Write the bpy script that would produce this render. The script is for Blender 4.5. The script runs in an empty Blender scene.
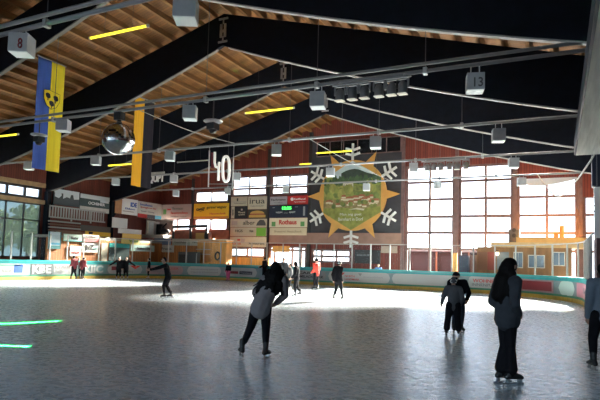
import bpy, bmesh, math, random
from mathutils import Vector, Matrix, noise
random.seed(7)
C = bpy.context.scene.collection
PI = math.pi
# ------------------------------------------------------------------ survey of the hall
# X runs along the gable wall, Y along the ridge towards it, Z up; the camera stands on the ice.
FPX, YAW, PITCH, ROLL, CYP, EYE = 530., -.4541, .0677, .0287, 225., 1.6
_f = Vector((math.sin(YAW)*math.cos(PITCH), math.cos(YAW)*math.cos(PITCH), math.sin(PITCH)))
_r0 = Vector((math.cos(YAW), -math.sin(YAW), 0)); _u0 = _r0.cross(_f)
CR = math.cos(ROLL)*_r0 + math.sin(ROLL)*_u0
CU = -math.sin(ROLL)*_r0 + math.cos(ROLL)*_u0
CF = _f
EYEP = Vector((0, 0, EYE))
def ray(x, y): return CR*((x-300)/FPX) - CU*((y-CYP)/FPX) + CF
def AY(x, y, Y): d = ray(x, y); return EYEP + d*(Y/d.y)
def AX(x, y, X): d = ray(x, y); return EYEP + d*(X/d.x)
def AZ(x, y, Z=0.): d = ray(x, y); return EYEP + d*((Z-EYE)/d.z)

RX = -14.0                                     # ridge
XL, XR, YG, YN = -33.15, 5.15, 38.2, -9.0      # inner faces of the walls
BEAM_Y = [1.88, 7.93, 13.98, 20.03, 26.08, 32.13]
def beam_bot(x): d = abs(x-RX); return 11.51-.3805*d+.00487*d*d
def beam_top(x): return 13.03-.2827*abs(x-RX)

# ------------------------------------------------------------------ materials
MATS = {}
def mat(name, col, rough=.6, metal=0., var=0., scale=4., stretch=(1, 1, 1), emit=0., spec=None, bump=0.):
    if name in MATS: return MATS[name]
    m = bpy.data.materials.new(name); m.use_nodes = True
    nt = m.node_tree; b = nt.nodes['Principled BSDF']
    b.inputs['Roughness'].default_value = rough; b.inputs['Metallic'].default_value = metal
    if spec is not None: b.inputs['Specular IOR Level'].default_value = spec
    c4 = (*col, 1)
    b.inputs['Base Color'].default_value = c4
    m.diffuse_color = c4
    if var > 0:
        tc = nt.nodes.new('ShaderNodeTexCoord'); mp = nt.nodes.new('ShaderNodeMapping')
        mp.inputs['Scale'].default_value = stretch
        nz = nt.nodes.new('ShaderNodeTexNoise'); nz.inputs['Scale'].default_value = scale; nz.inputs['Detail'].default_value = 5
        rp = nt.nodes.new('ShaderNodeValToRGB')
        rp.color_ramp.elements[0].position = .3; rp.color_ramp.elements[1].position = .7
        rp.color_ramp.elements[0].color = (*[max(0, c*(1-var)) for c in col], 1)
        rp.color_ramp.elements[1].color = (*[min(1, c*(1+var)) for c in col], 1)
        nt.links.new(tc.outputs['Object'], mp.inputs[0]); nt.links.new(mp.outputs[0], nz.inputs['Vector'])
        nt.links.new(nz.outputs['Fac'], rp.inputs[0]); nt.links.new(rp.outputs[0], b.inputs['Base Color'])
        if bump > 0:
            bp = nt.nodes.new('ShaderNodeBump'); bp.inputs['Strength'].default_value = bump
            nt.links.new(nz.outputs['Fac'], bp.inputs['Height']); nt.links.new(bp.outputs[0], b.inputs['Normal'])
    if emit > 0:
        b.inputs['Emission Color'].default_value = c4; b.inputs['Emission Strength'].default_value = emit
    MATS[name] = m
    return m
def boards_mat(name, col, axis, width, gap=.12, var=.35, rough=.65):
    """timber boarding: boards of one width along an axis, each with its own tone, dark joints"""
    m = bpy.data.materials.new(name); m.use_nodes = True
    nt = m.node_tree; b = nt.nodes['Principled BSDF']; b.inputs['Roughness'].default_value = rough
    N, L = nt.nodes, nt.links
    geo = N.new('ShaderNodeNewGeometry'); sp = N.new('ShaderNodeSeparateXYZ'); L.new(geo.outputs['Position'], sp.inputs[0])
    dv = N.new('ShaderNodeMath'); dv.operation = 'DIVIDE'; dv.inputs[1].default_value = width; L.new(sp.outputs[axis], dv.inputs[0])
    fl = N.new('ShaderNodeMath'); fl.operation = 'FLOOR'; L.new(dv.outputs[0], fl.inputs[0])
    fr = N.new('ShaderNodeMath'); fr.operation = 'FRACT'; L.new(dv.outputs[0], fr.inputs[0])
    wn = N.new('ShaderNodeTexWhiteNoise'); wn.noise_dimensions = '1D'; L.new(fl.outputs[0], wn.inputs['W'])
    nz = N.new('ShaderNodeTexNoise'); nz.inputs['Scale'].default_value = 3; nz.inputs['Detail'].default_value = 4; L.new(geo.outputs['Position'], nz.inputs['Vector'])
    ad = N.new('ShaderNodeMath'); ad.operation = 'ADD'; L.new(wn.outputs[0], ad.inputs[0]); L.new(nz.outputs['Fac'], ad.inputs[1])
    mr = N.new('ShaderNodeMapRange'); mr.inputs[1].default_value = 0; mr.inputs[2].default_value = 2
    mr.inputs[3].default_value = 1-var; mr.inputs[4].default_value = 1+var; L.new(ad.outputs[0], mr.inputs[0])
    gp = N.new('ShaderNodeMath'); gp.operation = 'GREATER_THAN'; gp.inputs[1].default_value = gap; L.new(fr.outputs[0], gp.inputs[0])
    g2 = N.new('ShaderNodeMapRange'); g2.inputs[3].default_value = .3; g2.inputs[4].default_value = 1; L.new(gp.outputs[0], g2.inputs[0])
    mu = N.new('ShaderNodeMath'); mu.operation = 'MULTIPLY'; L.new(mr.outputs[0], mu.inputs[0]); L.new(g2.outputs[0], mu.inputs[1])
    vm = N.new('ShaderNodeVectorMath'); vm.operation = 'SCALE'; vm.inputs[0].default_value = col; L.new(mu.outputs[0], vm.inputs['Scale'])
    L.new(vm.outputs[0], b.inputs['Base Color'])
    m.diffuse_color = (*col, 1)
    MATS[name] = m
    return m
def glass_mat(name, tint=(1, 1, 1), gloss=.06, rough=.02, milk=0., milkcol=(.8, .9, 1)):
    m = bpy.data.materials.new(name); m.use_nodes = True
    nt = m.node_tree; N, L = nt.nodes, nt.links; N.clear()
    out = N.new('ShaderNodeOutputMaterial'); t = N.new('ShaderNodeBsdfTransparent'); t.inputs[0].default_value = (*tint, 1)
    g = N.new('ShaderNodeBsdfGlossy'); g.inputs['Roughness'].default_value = rough
    mx = N.new('ShaderNodeMixShader'); mx.inputs[0].default_value = gloss
    L.new(t.outputs[0], mx.inputs[1]); L.new(g.outputs[0], mx.inputs[2])
    last = mx
    if milk > 0:
        tr = N.new('ShaderNodeBsdfTranslucent'); tr.inputs[0].default_value = (*milkcol, 1)
        m2 = N.new('ShaderNodeMixShader'); m2.inputs[0].default_value = milk
        L.new(mx.outputs[0], m2.inputs[1]); L.new(tr.outputs[0], m2.inputs[2]); last = m2
    L.new(last.outputs[0], out.inputs[0])
    m.diffuse_color = (*tint, .3)
    MATS[name] = m
    return m
def ice_mat():
    m = bpy.data.materials.new('ice'); m.use_nodes = True
    nt = m.node_tree; N, L = nt.nodes, nt.links; b = N['Principled BSDF']
    geo = N.new('ShaderNodeNewGeometry')
    def math_(op, a, bb=None, v=None):
        n = N.new('ShaderNodeMath'); n.operation = op
        L.new(a, n.inputs[0])
        if bb is not None: L.new(bb, n.inputs[1])
        elif v is not None: n.inputs[1].default_value = v
        return n.outputs[0]
    # blade marks: thin iso-lines of warped large noise, several families
    lines = None
    for i, (sc, wd, seed, rot) in enumerate(((.5, .004, 3.1, .3), (.8, .004, 9.7, 1.2), (1.3, .0045, 17., 2.2), (1.9, .005, 31., .8), (2.6, .006, 47., 1.7), (.65, .004, 61., 2.7))):
        mp = N.new('ShaderNodeMapping'); mp.inputs['Location'].default_value = (seed, seed*1.7, seed*.3)
        mp.inputs['Rotation'].default_value = (0, 0, rot); mp.inputs['Scale'].default_value = (1, 1.9, 1)
        L.new(geo.outputs['Position'], mp.inputs[0])
        nz = N.new('ShaderNodeTexNoise'); nz.inputs['Scale'].default_value = sc; nz.inputs['Detail'].default_value = 1.2
        L.new(mp.outputs[0], nz.inputs['Vector'])
        k = math_('MULTIPLY', nz.outputs['Fac'], v=20.)
        fr = math_('FRACT', k)
        d = math_('ABSOLUTE', math_('SUBTRACT', fr, v=.5))
        ln = math_('LESS_THAN', d, v=wd*(16 if i < 2 else 12))
        brk = N.new('ShaderNodeTexNoise'); brk.inputs['Scale'].default_value = .45+.15*i; L.new(mp.outputs[0], brk.inputs['Vector'])
        ln = math_('MULTIPLY', ln, math_('GREATER_THAN', brk.outputs['Fac'], v=.5))
        lines = ln if lines is None else math_('MAXIMUM', lines, ln)
    big = N.new('ShaderNodeTexNoise'); big.inputs['Scale'].default_value = .35; big.inputs['Detail'].default_value = 6
    L.new(geo.outputs['Position'], big.inputs['Vector'])
    fine = N.new('ShaderNodeTexNoise'); fine.inputs['Scale'].default_value = 9; fine.inputs['Detail'].default_value = 6
    L.new(geo.outputs['Position'], fine.inputs['Vector'])
    mixf = math_('ADD', math_('MULTIPLY', big.outputs['Fac'], v=.65), math_('MULTIPLY', fine.outputs['Fac'], v=.35))
    rp = N.new('ShaderNodeValToRGB'); L.new(mixf, rp.inputs[0])
    rp.color_ramp.elements[0].position = .36; rp.color_ramp.elements[0].color = (.40, .52, .61, 1)
    rp.color_ramp.elements[1].position = .64; rp.color_ramp.elements[1].color = (.62, .76, .84, 1)
    mx = N.new('ShaderNodeMix'); mx.data_type = 'RGBA'; L.new(math_('MULTIPLY', lines, v=.85), mx.inputs[0])
    L.new(rp.outputs[0], mx.inputs[6]); mx.inputs[7].default_value = (.92, .93, .95, 1)
    L.new(mx.outputs[2], b.inputs['Base Color'])
    rr = N.new('ShaderNodeMapRange'); L.new(fine.outputs['Fac'], rr.inputs[0]); rr.inputs[1].default_value = .3; rr.inputs[2].default_value = .7
    rr.inputs[3].default_value = .2; rr.inputs[4].default_value = .36
    L.new(rr.outputs[0], b.inputs['Roughness'])
    b.inputs['IOR'].default_value = 1.31
    bp = N.new('ShaderNodeBump'); bp.inputs['Strength'].default_value = .12; bp.inputs['Distance'].default_value = .01
    L.new(math_('ADD', math_('MULTIPLY', lines, v=-.6), fine.outputs['Fac']), bp.inputs['Height']); L.new(bp.outputs[0], b.inputs['Normal'])
    m.diffuse_color = (.7, .75, .8, 1)
    return m

# ------------------------------------------------------------------ mesh builder
class MB:
    def __init__(s): s.v = []; s.f = []; s.mi = []; s.mats = []
    def m(s, mt):
        if mt not in s.mats: s.mats.append(mt)
        return s.mats.index(mt)
    def add(s, vs, fs, mt):
        o = len(s.v); k = s.m(mt)
        s.v += [Vector(v) for v in vs]; s.f += [tuple(i+o for i in f) for f in fs]; s.mi += [k]*len(fs)
    def frame_box(s, o, u, v, n, mt):
        """box from corner o spanned by edge vectors u, v, n"""
        o, u, v, n = Vector(o), Vector(u), Vector(v), Vector(n)
        vs = [o, o+u, o+u+v, o+v, o+n, o+u+n, o+u+v+n, o+v+n]
        s.add(vs, [(0, 3, 2, 1), (4, 5, 6, 7), (0, 1, 5, 4), (1, 2, 6, 5), (2, 3, 7, 6), (3, 0, 4, 7)], mt)
    def box(s, lo, hi, mt):
        s.frame_box(lo, (hi[0]-lo[0], 0, 0), (0, hi[1]-lo[1], 0), (0, 0, hi[2]-lo[2]), mt)
    def bar(s, a, b, w, h, mt, up=(0, 0, 1)):
        a, b = Vector(a), Vector(b); d = (b-a); dn = d.normalized(); up = Vector(up)
        if abs(dn.dot(up)) > .98: up = Vector((1, 0, 0))
        sd = dn.cross(up).normalized(); u2 = sd.cross(dn)
        s.frame_box(a-sd*w/2-u2*h/2, sd*w, u2*h, d, mt)
    def tube(s, path, r, mt, n=8, cap=True):
        path = [Vector(p) for p in path]; rs = r if isinstance(r, (list, tuple)) else [r]*len(path)
        vs = []; fs = []; prev = None
        for i, p in enumerate(path):
            t = (path[min(i+1, len(path)-1)]-path[max(i-1, 0)]).normalized()
            if prev is None:
                a = Vector((0, 0, 1)) if abs(t.z) < .9 else Vector((1, 0, 0)); prev = t.cross(a).normalized()
            x = (prev - t*prev.dot(t)).normalized(); y = t.cross(x); prev = x
            for k in range(n):
                an = 2*PI*k/n; vs.append(p+(x*math.cos(an)+y*math.sin(an))*rs[i])
        for i in range(len(path)-1):
            for k in range(n):
                a = i*n+k; b = i*n+(k+1) % n; fs.append((a, b, b+n, a+n))
        if cap:
            fs.append(tuple(range(n-1, -1, -1))); e = (len(path)-1)*n; fs.append(tuple(range(e, e+n)))
        s.add(vs, fs, mt)
    def ellipsoid(s, c, r, mt, nu=12, nv=8):
        c = Vector(c); r = (r, r, r) if not isinstance(r, (tuple, list)) else r
        vs = [c+Vector((0, 0, -r[2]))]; fs = []
        for j in range(1, nv):
            th = PI*j/nv
            for i in range(nu):
                ph = 2*PI*i/nu; vs.append(c+Vector((r[0]*math.sin(th)*math.cos(ph), r[1]*math.sin(th)*math.sin(ph), -r[2]*math.cos(th))))
        vs.append(c+Vector((0, 0, r[2]))); t = len(vs)-1
        for i in range(nu): fs.append((0, 1+(i+1) % nu, 1+i)); fs.append((t, t-nu+i, t-nu+(i+1) % nu))
        for j in range(nv-2):
            for i in range(nu):
                a = 1+j*nu+i; b = 1+j*nu+(i+1) % nu; fs.append((a, b, b+nu, a+nu))
        s.add(vs, fs, mt)
    def lathe(s, c, prof, mt, n=16, axis='z'):
        c = Vector(c); vs = []; fs = []
        for (r, h) in prof:
            for k in range(n):
                an = 2*PI*k/n
                vs.append(c+Vector((r*math.cos(an), r*math.sin(an), h)))
        for i in range(len(prof)-1):
            for k in range(n):
                a = i*n+k; b = i*n+(k+1) % n; fs.append((a, b, b+n, a+n))
        fs.append(tuple(range(n-1, -1, -1))); e = (len(prof)-1)*n; fs.append(tuple(range(e, e+n)))
        s.add(vs, fs, mt)
    def prism(s, poly, n, mt):
        """closed polygon (3D points in one plane) pushed along vector n"""
        poly = [Vector(p) for p in poly]; n = Vector(n); k = len(poly)
        vs = poly+[p+n for p in poly]
        fs = [tuple(range(k-1, -1, -1)), tuple(range(k, 2*k))]+[(i, (i+1) % k, (i+1) % k+k, i+k) for i in range(k)]
        s.add(vs, fs, mt)
    def mesh(s, name, smooth=False, fix=True):
        me = bpy.data.meshes.new(name); me.from_pydata([tuple(v) for v in s.v], [], s.f)
        for mt in s.mats: me.materials.append(mt)
        for p, k in zip(me.polygons, s.mi): p.material_index = k; p.use_smooth = smooth
        if fix:
            bm = bmesh.new(); bm.from_mesh(me); bmesh.ops.recalc_face_normals(bm, faces=bm.faces); bm.to_mesh(me); bm.free()
        me.update()
        return me
    def build(s, name, parent=None, smooth=False, fix=True, origin=None):
        me = s.mesh(name, smooth, fix)
        return link(name, me, parent, origin)
def link(name, me, parent=None, origin=None):
    o = bpy.data.objects.new(name, me); C.objects.link(o)
    if parent is not None:
        o.parent = parent
        o.matrix_parent_inverse = root_matrix(parent).inverted()
    else:
        vs = [v.co for v in me.vertices]
        if origin is None and vs:
            lo = [min(v[i] for v in vs) for i in range(3)]; hi = [max(v[i] for v in vs) for i in range(3)]
            origin = Vector(((lo[0]+hi[0])/2, (lo[1]+hi[1])/2, lo[2]))
        origin = Vector(origin or (0, 0, 0))
        me.transform(Matrix.Translation(-origin)); o.location = origin
    return o
def root_matrix(o):
    m = Matrix.Identity(4)
    while o is not None:
        m = o.matrix_parent_inverse @ o.matrix_basis @ m if o.parent else o.matrix_basis @ m
        o = o.parent
    return m
def tag(o, label=None, cat=None, group=None, kind=None):
    if label: o['label'] = label
    if cat: o['category'] = cat
    if group: o['group'] = group
    if kind: o['kind'] = kind
    return o
def empty(name, loc, label=None, cat=None, group=None, kind=None):
    o = bpy.data.objects.new(name, None); C.objects.link(o); o.location = loc; o.empty_display_size = .2
    return tag(o, label, cat, group, kind)
def copy_tree(o, parent=None):
    c = o.copy(); C.objects.link(c)
    if parent:
        c.parent = parent; c.matrix_parent_inverse = o.matrix_parent_inverse
    for ch in list(o.children): copy_tree(ch, c)
    return c
def tree_of(o):
    r = [o]
    for ch in o.children: r += tree_of(ch)
    return r
_dg = lambda: bpy.context.evaluated_depsgraph_get()
def text_mesh(s, width, height, depth=.012, bold=0., align='CENTER', shear=0., spacing=1.):
    """lettering in the local XY plane, scaled to fit into width x height, centred on 0,0"""
    cu = bpy.data.curves.new('t', 'FONT'); cu.body = s; cu.extrude = .01; cu.align_x = 'CENTER'; cu.align_y = 'CENTER'
    cu.offset = bold; cu.shear = shear; cu.resolution_u = 3; cu.space_character = spacing
    ob = bpy.data.objects.new('t', cu); C.objects.link(ob)
    bpy.context.view_layer.update()
    me = bpy.data.meshes.new_from_object(ob.evaluated_get(_dg())); bpy.data.objects.remove(ob); bpy.data.curves.remove(cu)
    vs = [v.co for v in me.vertices]
    if not vs: return me
    x0, x1 = min(v.x for v in vs), max(v.x for v in vs); y0, y1 = min(v.y for v in vs), max(v.y for v in vs)
    cx, cy = (x0+x1)/2, (y0+y1)/2
    sy = height/(y1-y0); sx = width/(x1-x0)
    for v in me.vertices:
        v.co = ((v.co.x-cx)*sx, (v.co.y-cy)*sy, v.co.z*depth/.01)
    return me
def place_text(s, o, u, v, n, cu_, cv, w, h, mt, parent, off=.0, bold=.0, shear=0., name='lettering', spacing=1.):
    """lettering on the face with origin o and unit axes u, v, n"""
    me = text_mesh(s, w, h, bold=bold, shear=shear, spacing=spacing)
    M = Matrix.Translation(Vector(o)+Vector(u)*cu_+Vector(v)*cv+Vector(n)*(off+.006))
    R = Matrix((Vector(u), Vector(v), Vector(n))).transposed().to_4x4()
    me.transform(M @ R); me.materials.clear(); me.materials.append(mt)
    return link(name, me, parent)
SKY_STRENGTH, BACK_FILL_SKY, SUN_ENERGY, EXPOSURE = 1.9, 2.3, 62., 1.7
# ------------------------------------------------------------------ palette
ICE = ice_mat()
REDBOARD = boards_mat('red_boarding', (.20, .040, .026), 'X', .17)
REDBOARD_Y = boards_mat('red_boarding_side', (.17, .038, .024), 'Y', .17)
ORANGEBOARD = boards_mat('orange_planks', (.50, .19, .05), 'X', .2, var=.4)
ORANGEBOARD_Y = boards_mat('orange_planks_side', (.46, .17, .05), 'Y', .2, var=.4)
DECK = boards_mat('roof_decking', (.205, .084, .021), 'Y', .16, gap=.1, var=.4)
PURLIN = mat('purlin_timber', (.265, .125, .042), .7, var=.25, scale=2, stretch=(3, .3, 3))
GLULAM = mat('dark_stained_glulam', (.004, .006, .013), .7, var=.3, scale=3, spec=.25)
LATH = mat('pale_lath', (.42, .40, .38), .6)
STEEL = mat('galvanised_steel', (.45, .46, .47), .4, .6, var=.12, scale=6)
PIPE = mat('grey_pipe', (.26, .265, .275), .45, .3)
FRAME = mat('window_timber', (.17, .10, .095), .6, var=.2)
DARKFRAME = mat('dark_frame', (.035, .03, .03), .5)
LIGHTWOOD = mat('light_lintel_timber', (.50, .33, .17), .65, var=.2, scale=3)
PANE = glass_mat('window_glass', gloss=.0)
MILK = glass_mat('frosted_glass', (.17, .185, .20), .0, .2, milk=.2, milkcol=(.45, .5, .55))
HAZY = glass_mat('hazy_glass', (.42, .47, .46), .05, .15, milk=.12, milkcol=(.4, .45, .42))
PLEXI = glass_mat('plexiglass', (.95, .97, .97), .003, .08)
WHITE = mat('white_paint', (.80, .80, .78), .5)
OFFWHITE = mat('off_white', (.62, .60, .55), .6, var=.06)
BEIGE = mat('beige_panel', (.56, .49, .37), .6, var=.05)
PINKGREY = mat('pink_grey_panel', (.45, .36, .34), .6)
GREY = mat('grey_panel', (.30, .31, .32), .6)
DARKGREY = mat('dark_grey', (.07, .07, .075), .6)
BLACK = mat('black', (.012, .012, .014), .5)
NAVY = mat('navy', (.015, .02, .045), .5)
RED = mat('red_paint', (.55, .03, .03), .5)
DARKRED = mat('dark_red', (.22, .02, .03), .5)
YELLOW = mat('yellow_paint', (.78, .50, .03), .5)
ORANGE = mat('orange_paint', (.66, .34, .085), .5, var=.1, scale=1.5)
GREEN = mat('green_paint', (.16, .40, .04), .5)
TEAL = mat('teal_sheet', (.015, .30, .30), .4, var=.08, scale=2)
TEALGREY = mat('teal_grey_sheet', (.20, .28, .29), .5, var=.08)
BLUE = mat('blue_paint', (.02, .09, .42), .5)
CYAN = mat('cyan_paint', (.10, .42, .62), .5)
BROWN = mat('brown_panel', (.24, .12, .075), .6, var=.12)
MAUVE = mat('mauve_brown_board', (.30, .17, .13), .6, var=.12, scale=2)
PANELDARK = mat('anthracite_cladding', (.045, .042, .05), .6, var=.15, scale=2)
CONCRETE = mat('concrete', (.28, .27, .26), .8, var=.15, scale=2)

# ------------------------------------------------------------------ setting: floor, walls, roof
b = MB(); b.box((XL-.3, YN-.3, -.3), (XR+.3, YG+.3, -.06), CONCRETE)
b.box((-28.3, -8.9, -.06), (1.0, 33.3, 0), ICE)
tag(b.build('floor', origin=(-14, 12, 0)), kind='structure')

wall_top = lambda x: beam_top(x)+.35
def wall_grid(name, a0, a1, holes, place, mt, top):
    """wall from a0 to a1 with rectangular openings (a, b, z0, z1); place(a, z) gives the inner point, second value the outward push"""
    b = MB(); cuts = sorted({a0, a1, *[h[0] for h in holes], *[h[1] for h in holes], *([RX] if a0 < RX < a1 and top is wall_top else [])})
    for s, e in zip(cuts[:-1], cuts[1:]):
        if e-s < 1e-4: continue
        hs = sorted((h[2], h[3]) for h in holes if h[0] <= s+1e-4 and h[1] >= e-1e-4)
        z = -.06
        for z0, z1 in hs+[(None, None)]:
            zs, ze = (z0, z0) if z0 is not None else (top(s), top(e))
            if min(zs, ze) > z+1e-3:
                q = [place(s, z), place(e, z), place(e, ze), place(s, zs)]
                b.prism([p[0] for p in q], q[0][1], mt)
            z = z1
    return b.build(name, origin=place((a0+a1)/2, 0)[0])
gable_holes = [
    (-32.6, -29.5, 3.99, 5.17), (-29.2, -25.55, 3.99, 5.15), (-29.2, -25.55, 6.47, 7.57),
    (-25.3, -21.75, 1.75, 2.65), (-25.3, -21.75, 6.95, 8.72),
    (-21.45, -17.95, .9, 2.8), (-21.45, -17.95, 6.95, 8.65),
    (-17.6, -14.0, 1.5, 2.6),
    (-10.1, -6.5, .9, 8.78), (-6.3, -2.65, .9, 8.68), (-2.5, 1.2, .9, 7.55), (1.4, 4.95, .9, 6.2)]
tag(wall_grid('wall_back', XL, XR, gable_holes, lambda a, z: (Vector((a, YG, z)), Vector((0, .3, 0))), REDBOARD, wall_top), kind='structure')
left_holes = [(y0+.45, y0+5.75, 1.3, z) for y0 in (7.93, 13.98, 20.03) for z in (5.1,)] + [(y0+.45, y0+5.75, 5.42, 6.3) for y0 in (7.93, 13.98, 20.03)]  # the two nearer bays lie out of view, glazed for added light
eave = lambda a: 7.98
tag(wall_grid('wall_left', YN, YG, left_holes, lambda a, z: (Vector((XL, a, z)), Vector((-.3, 0, 0))), REDBOARD_Y, eave), kind='structure')
tag(wall_grid('wall_right', YN, YG, [], lambda a, z: (Vector((XR, a, z)), Vector((.3, 0, 0))), REDBOARD_Y, eave), kind='structure')
front_fill_holes = [(-14+5.4*k+.25, -14+5.4*k+5.15, 1.0, 6.4) for k in range(-3, 3)]  # unseen front glazing, added to bring fill light onto the near ice
tag(wall_grid('wall_front', XL, XR, front_fill_holes, lambda a, z: (Vector((a, YN, z)), Vector((0, -.3, 0))), REDBOARD, wall_top), kind='structure')

ceil = empty('ceiling', (RX, 14, 13.4), kind='structure')
SL = math.atan(.2827)
for sg in (-1, 1):
    b = MB(); x1 = RX+sg*20.2
    q = [(RX, beam_top(RX)+.32), (x1, beam_top(x1)+.32), (x1, beam_top(x1)+.44), (RX, beam_top(RX)+.44)]
    b.prism([Vector((x, YN-.3, z)) for x, z in q], (0, YG-YN+.6, 0), DECK)
    b.build('roof_deck', ceil)
    for k in range(23):
        x = RX+sg*(.42+.84*k); z = beam_top(x)
        b = MB(); u = Vector((sg*math.cos(SL), 0, -math.sin(SL)))*.12; n = Vector((sg*math.sin(SL), 0, math.cos(SL)))*.32
        b.frame_box(Vector((x, YN, z)), u, n, (0, YG-YN, 0), PURLIN)
        b.build('purlin', ceil)

# glulam beams: cambered underside, straight back, steel hinge plates at the ridge
beam_words = ['behind the viewpoint', 'nearest overhead, its steel hinge out of frame above', 'spanning top right of the photo, nearest with a pale underside strip',
              'with its steel hinge plates near the top of the photo', 'second to last, crossing behind the row of six spotlights', 'farthest from the camera, just before the sun mural wall']
for k, (Y, wd) in enumerate(zip(BEAM_Y, beam_words)):
    r = empty('roof_beam', (RX, Y, beam_bot(RX)), 'dark stained laminated timber roof beam '+wd, 'roof beam', 'laminated roof beams')
    xs = [XL+.02+(XR-XL-.04)*i/40 for i in range(41)]; xs = sorted(set(xs+[RX]))
    b = MB()
    for sg in (-1, 1):
        ss = [x for x in xs if (x-RX)*sg >= -1e-6]; ss.sort(key=lambda x: abs(x-RX))
        vs = []; fs = []
        for x in ss:
            for y in (Y-.09, Y+.09): vs += [Vector((x, y, beam_bot(x))), Vector((x, y, beam_top(x)-.005))]
        for i in range(len(ss)-1):
            o = i*4; p = o+4
            fs += [(o, p, p+1, o+1), (o+2, o+3, p+3, p+2), (o, o+2, p+2, p), (o+1, p+1, p+3, o+3)]
        e = (len(ss)-1)*4; fs += [(0, 1, 3, 2), (e, e+2, e+3, e+1)]
        b.add(vs, fs, GLULAM)
    b.build('timber', r)
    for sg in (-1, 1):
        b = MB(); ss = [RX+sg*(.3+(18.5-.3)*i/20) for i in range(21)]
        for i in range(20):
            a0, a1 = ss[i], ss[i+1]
            b.frame_box((a0, Y-.08, beam_bot(a0)-.055), (a1-a0, 0, beam_bot(a1)-beam_bot(a0)), (0, .16, 0), (0, 0, .05), LATH if sg > 0 else mat('shaded_lath', (.17, .155, .14), .7))  # strip colour paints the lit underside, left half in a shaded copy
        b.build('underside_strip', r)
    b = MB(); z0 = beam_bot(RX)
    for sx in (-.17, .05): b.box((RX+sx, Y-.13, z0+.38), (RX+sx+.12, Y-.09, z0+1.02), STEEL)
    b.box((RX-.1, Y-.12, z0+.62), (RX+.1, Y-.09, z0+.74), STEEL)
    b.box((RX-.25, Y-.13, z0+.12), (RX+.25, Y-.09, z0+.21), STEEL)
    b.box((RX-.25, Y-.13, z0+1.22), (RX+.25, Y-.09, z0+1.31), STEEL)
    for zz in (.2, 1.02): b.box((RX-.03, Y-.125, z0+zz), (RX+.03, Y-.09, z0+zz+.22), STEEL)
    b.build('hinge_plate', r)
# wall posts carrying the beams, with raking braces
for side, X in ((0, XL+.2), (1, XR-.2)):
    for k, Y in enumerate(BEAM_Y):
        sg = 1 if side == 0 else -1
        r = empty('wall_post', (X, Y, 0), 'dark timber wall post under the %s end of the %s' % (('left', 'right')[side],
              ['beam behind the viewpoint', 'nearest overhead beam', 'pale stripped nearest beam', 'beam with hinge near the top', 'second to last beam', 'farthest beam'][k]), 'post', 'timber wall posts')
        b = MB(); b.box((X-.19, Y-.16, -.06), (X+.19, Y+.16, beam_bot(X)-.01), DARKFRAME if side else GLULAM); b.build('post', r)
        for dy in (1,):
            b = MB(); b.bar((X-sg*.05, Y+dy*.15, 4.6), (X-sg*.05, Y+dy*1.75, 7.35), .14, .16, GLULAM); b.build('brace', r)

# ------------------------------------------------------------------ windows
WN = [0]
def window(cols, rows, place, mtf, out, w=.17, frost=(), pane=PANE, wide=()):
    """cols, rows: positions of frame members; place(a, z) inner point; out: unit vector outwards"""
    WN[0] += 1; out = Vector(out)
    r = empty('window_%d' % WN[0], place(cols[0], rows[0]), kind='structure')
    a0, a1, z0, z1 = cols[0], cols[-1], rows[0], rows[-1]
    A = (place(1, 0)-place(0, 0)); Zv = Vector((0, 0, 1)); b = MB()
    for i, a in enumerate(cols):
        ww = w*1.3 if i in (0, len(cols)-1) else w
        s = a if i == 0 else (a-ww if i == len(cols)-1 else a-ww/2)
        b.frame_box(place(s, z0)+out*.05, A*ww, Zv*(z1-z0), out*.12, mtf)
    for i, z in enumerate(rows):
        s = z if i == 0 else (z-w if i == len(rows)-1 else z-w/2)
        b.frame_box(place(a0, s)+out*.06, A*(a1-a0), Zv*w, out*.1, mtf)
    b.build('window_frame', r)
    b = MB(); f = MB(); g = MB()
    for i in range(len(cols)-1):
        for j in range(len(rows)-1):
            t = f if (i, j) in frost else b
            t.frame_box(place(cols[i], rows[j])+out*.105, A*(cols[i+1]-cols[i]), Zv*(rows[j+1]-rows[j]), out*.012, MILK if t is f else pane)
    if b.v: b.build('pane', r)
    if f.v: f.build('frosted_pane', r)
    return r
G = lambda a, z: Vector((a, YG, z))
mid = lambda a, b_, n: [a+(b_-a)*i/n for i in range(n+1)]
RW = [.9, 2.72, 3.89, 5.06, 6.30, 7.55]
window(mid(-32.6, -29.5, 2), [3.99, 5.17], G, FRAME, (0, 1, 0))
window(mid(-29.2, -25.55, 2), [3.99, 5.15], G, FRAME, (0, 1, 0))
window(mid(-29.2, -25.55, 2), [6.47, 7.57], G, FRAME, (0, 1, 0))
window(mid(-25.3, -21.75, 2), [1.75, 2.65], G, FRAME, (0, 1, 0), frost={(0, 0)})
window(mid(-25.3, -21.75, 2), [6.95, 7.6, 8.72], G, FRAME, (0, 1, 0))
window([-21.45, -20.9, -19.3, -18.5, -17.95], [.9, 2.45, 2.8], G, FRAME, (0, 1, 0))
window(mid(-21.45, -17.95, 2), [6.95, 7.6, 8.65], G, FRAME, (0, 1, 0))
window([-17.6, -16.7, -15.45, -14.0], [1.5, 2.02, 2.6], G, FRAME, (0, 1, 0))
window(mid(-17.3, -10.4, 6), [9.9, 11.1], lambda a, z: Vector((a, YG-.2, z)), FRAME, (0, 1, 0), w=.06, pane=mat('dark_pane', (.012, .013, .016), .15))
window(mid(-10.1, -6.5, 2), RW+[8.78], G, FRAME, (0, 1, 0), frost={(0, 3), (1, 2)})
window(mid(-6.3, -2.65, 2), RW+[8.68], G, FRAME, (0, 1, 0), frost={(1, 3), (1, 2)})
window(mid(-2.5, 1.2, 2), RW, G, FRAME, (0, 1, 0))
window(mid(1.4, 4.95, 2), RW[:-1], G, FRAME, (0, 1, 0))
LW = lambda a, z: Vector((XL, a, z))
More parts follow.
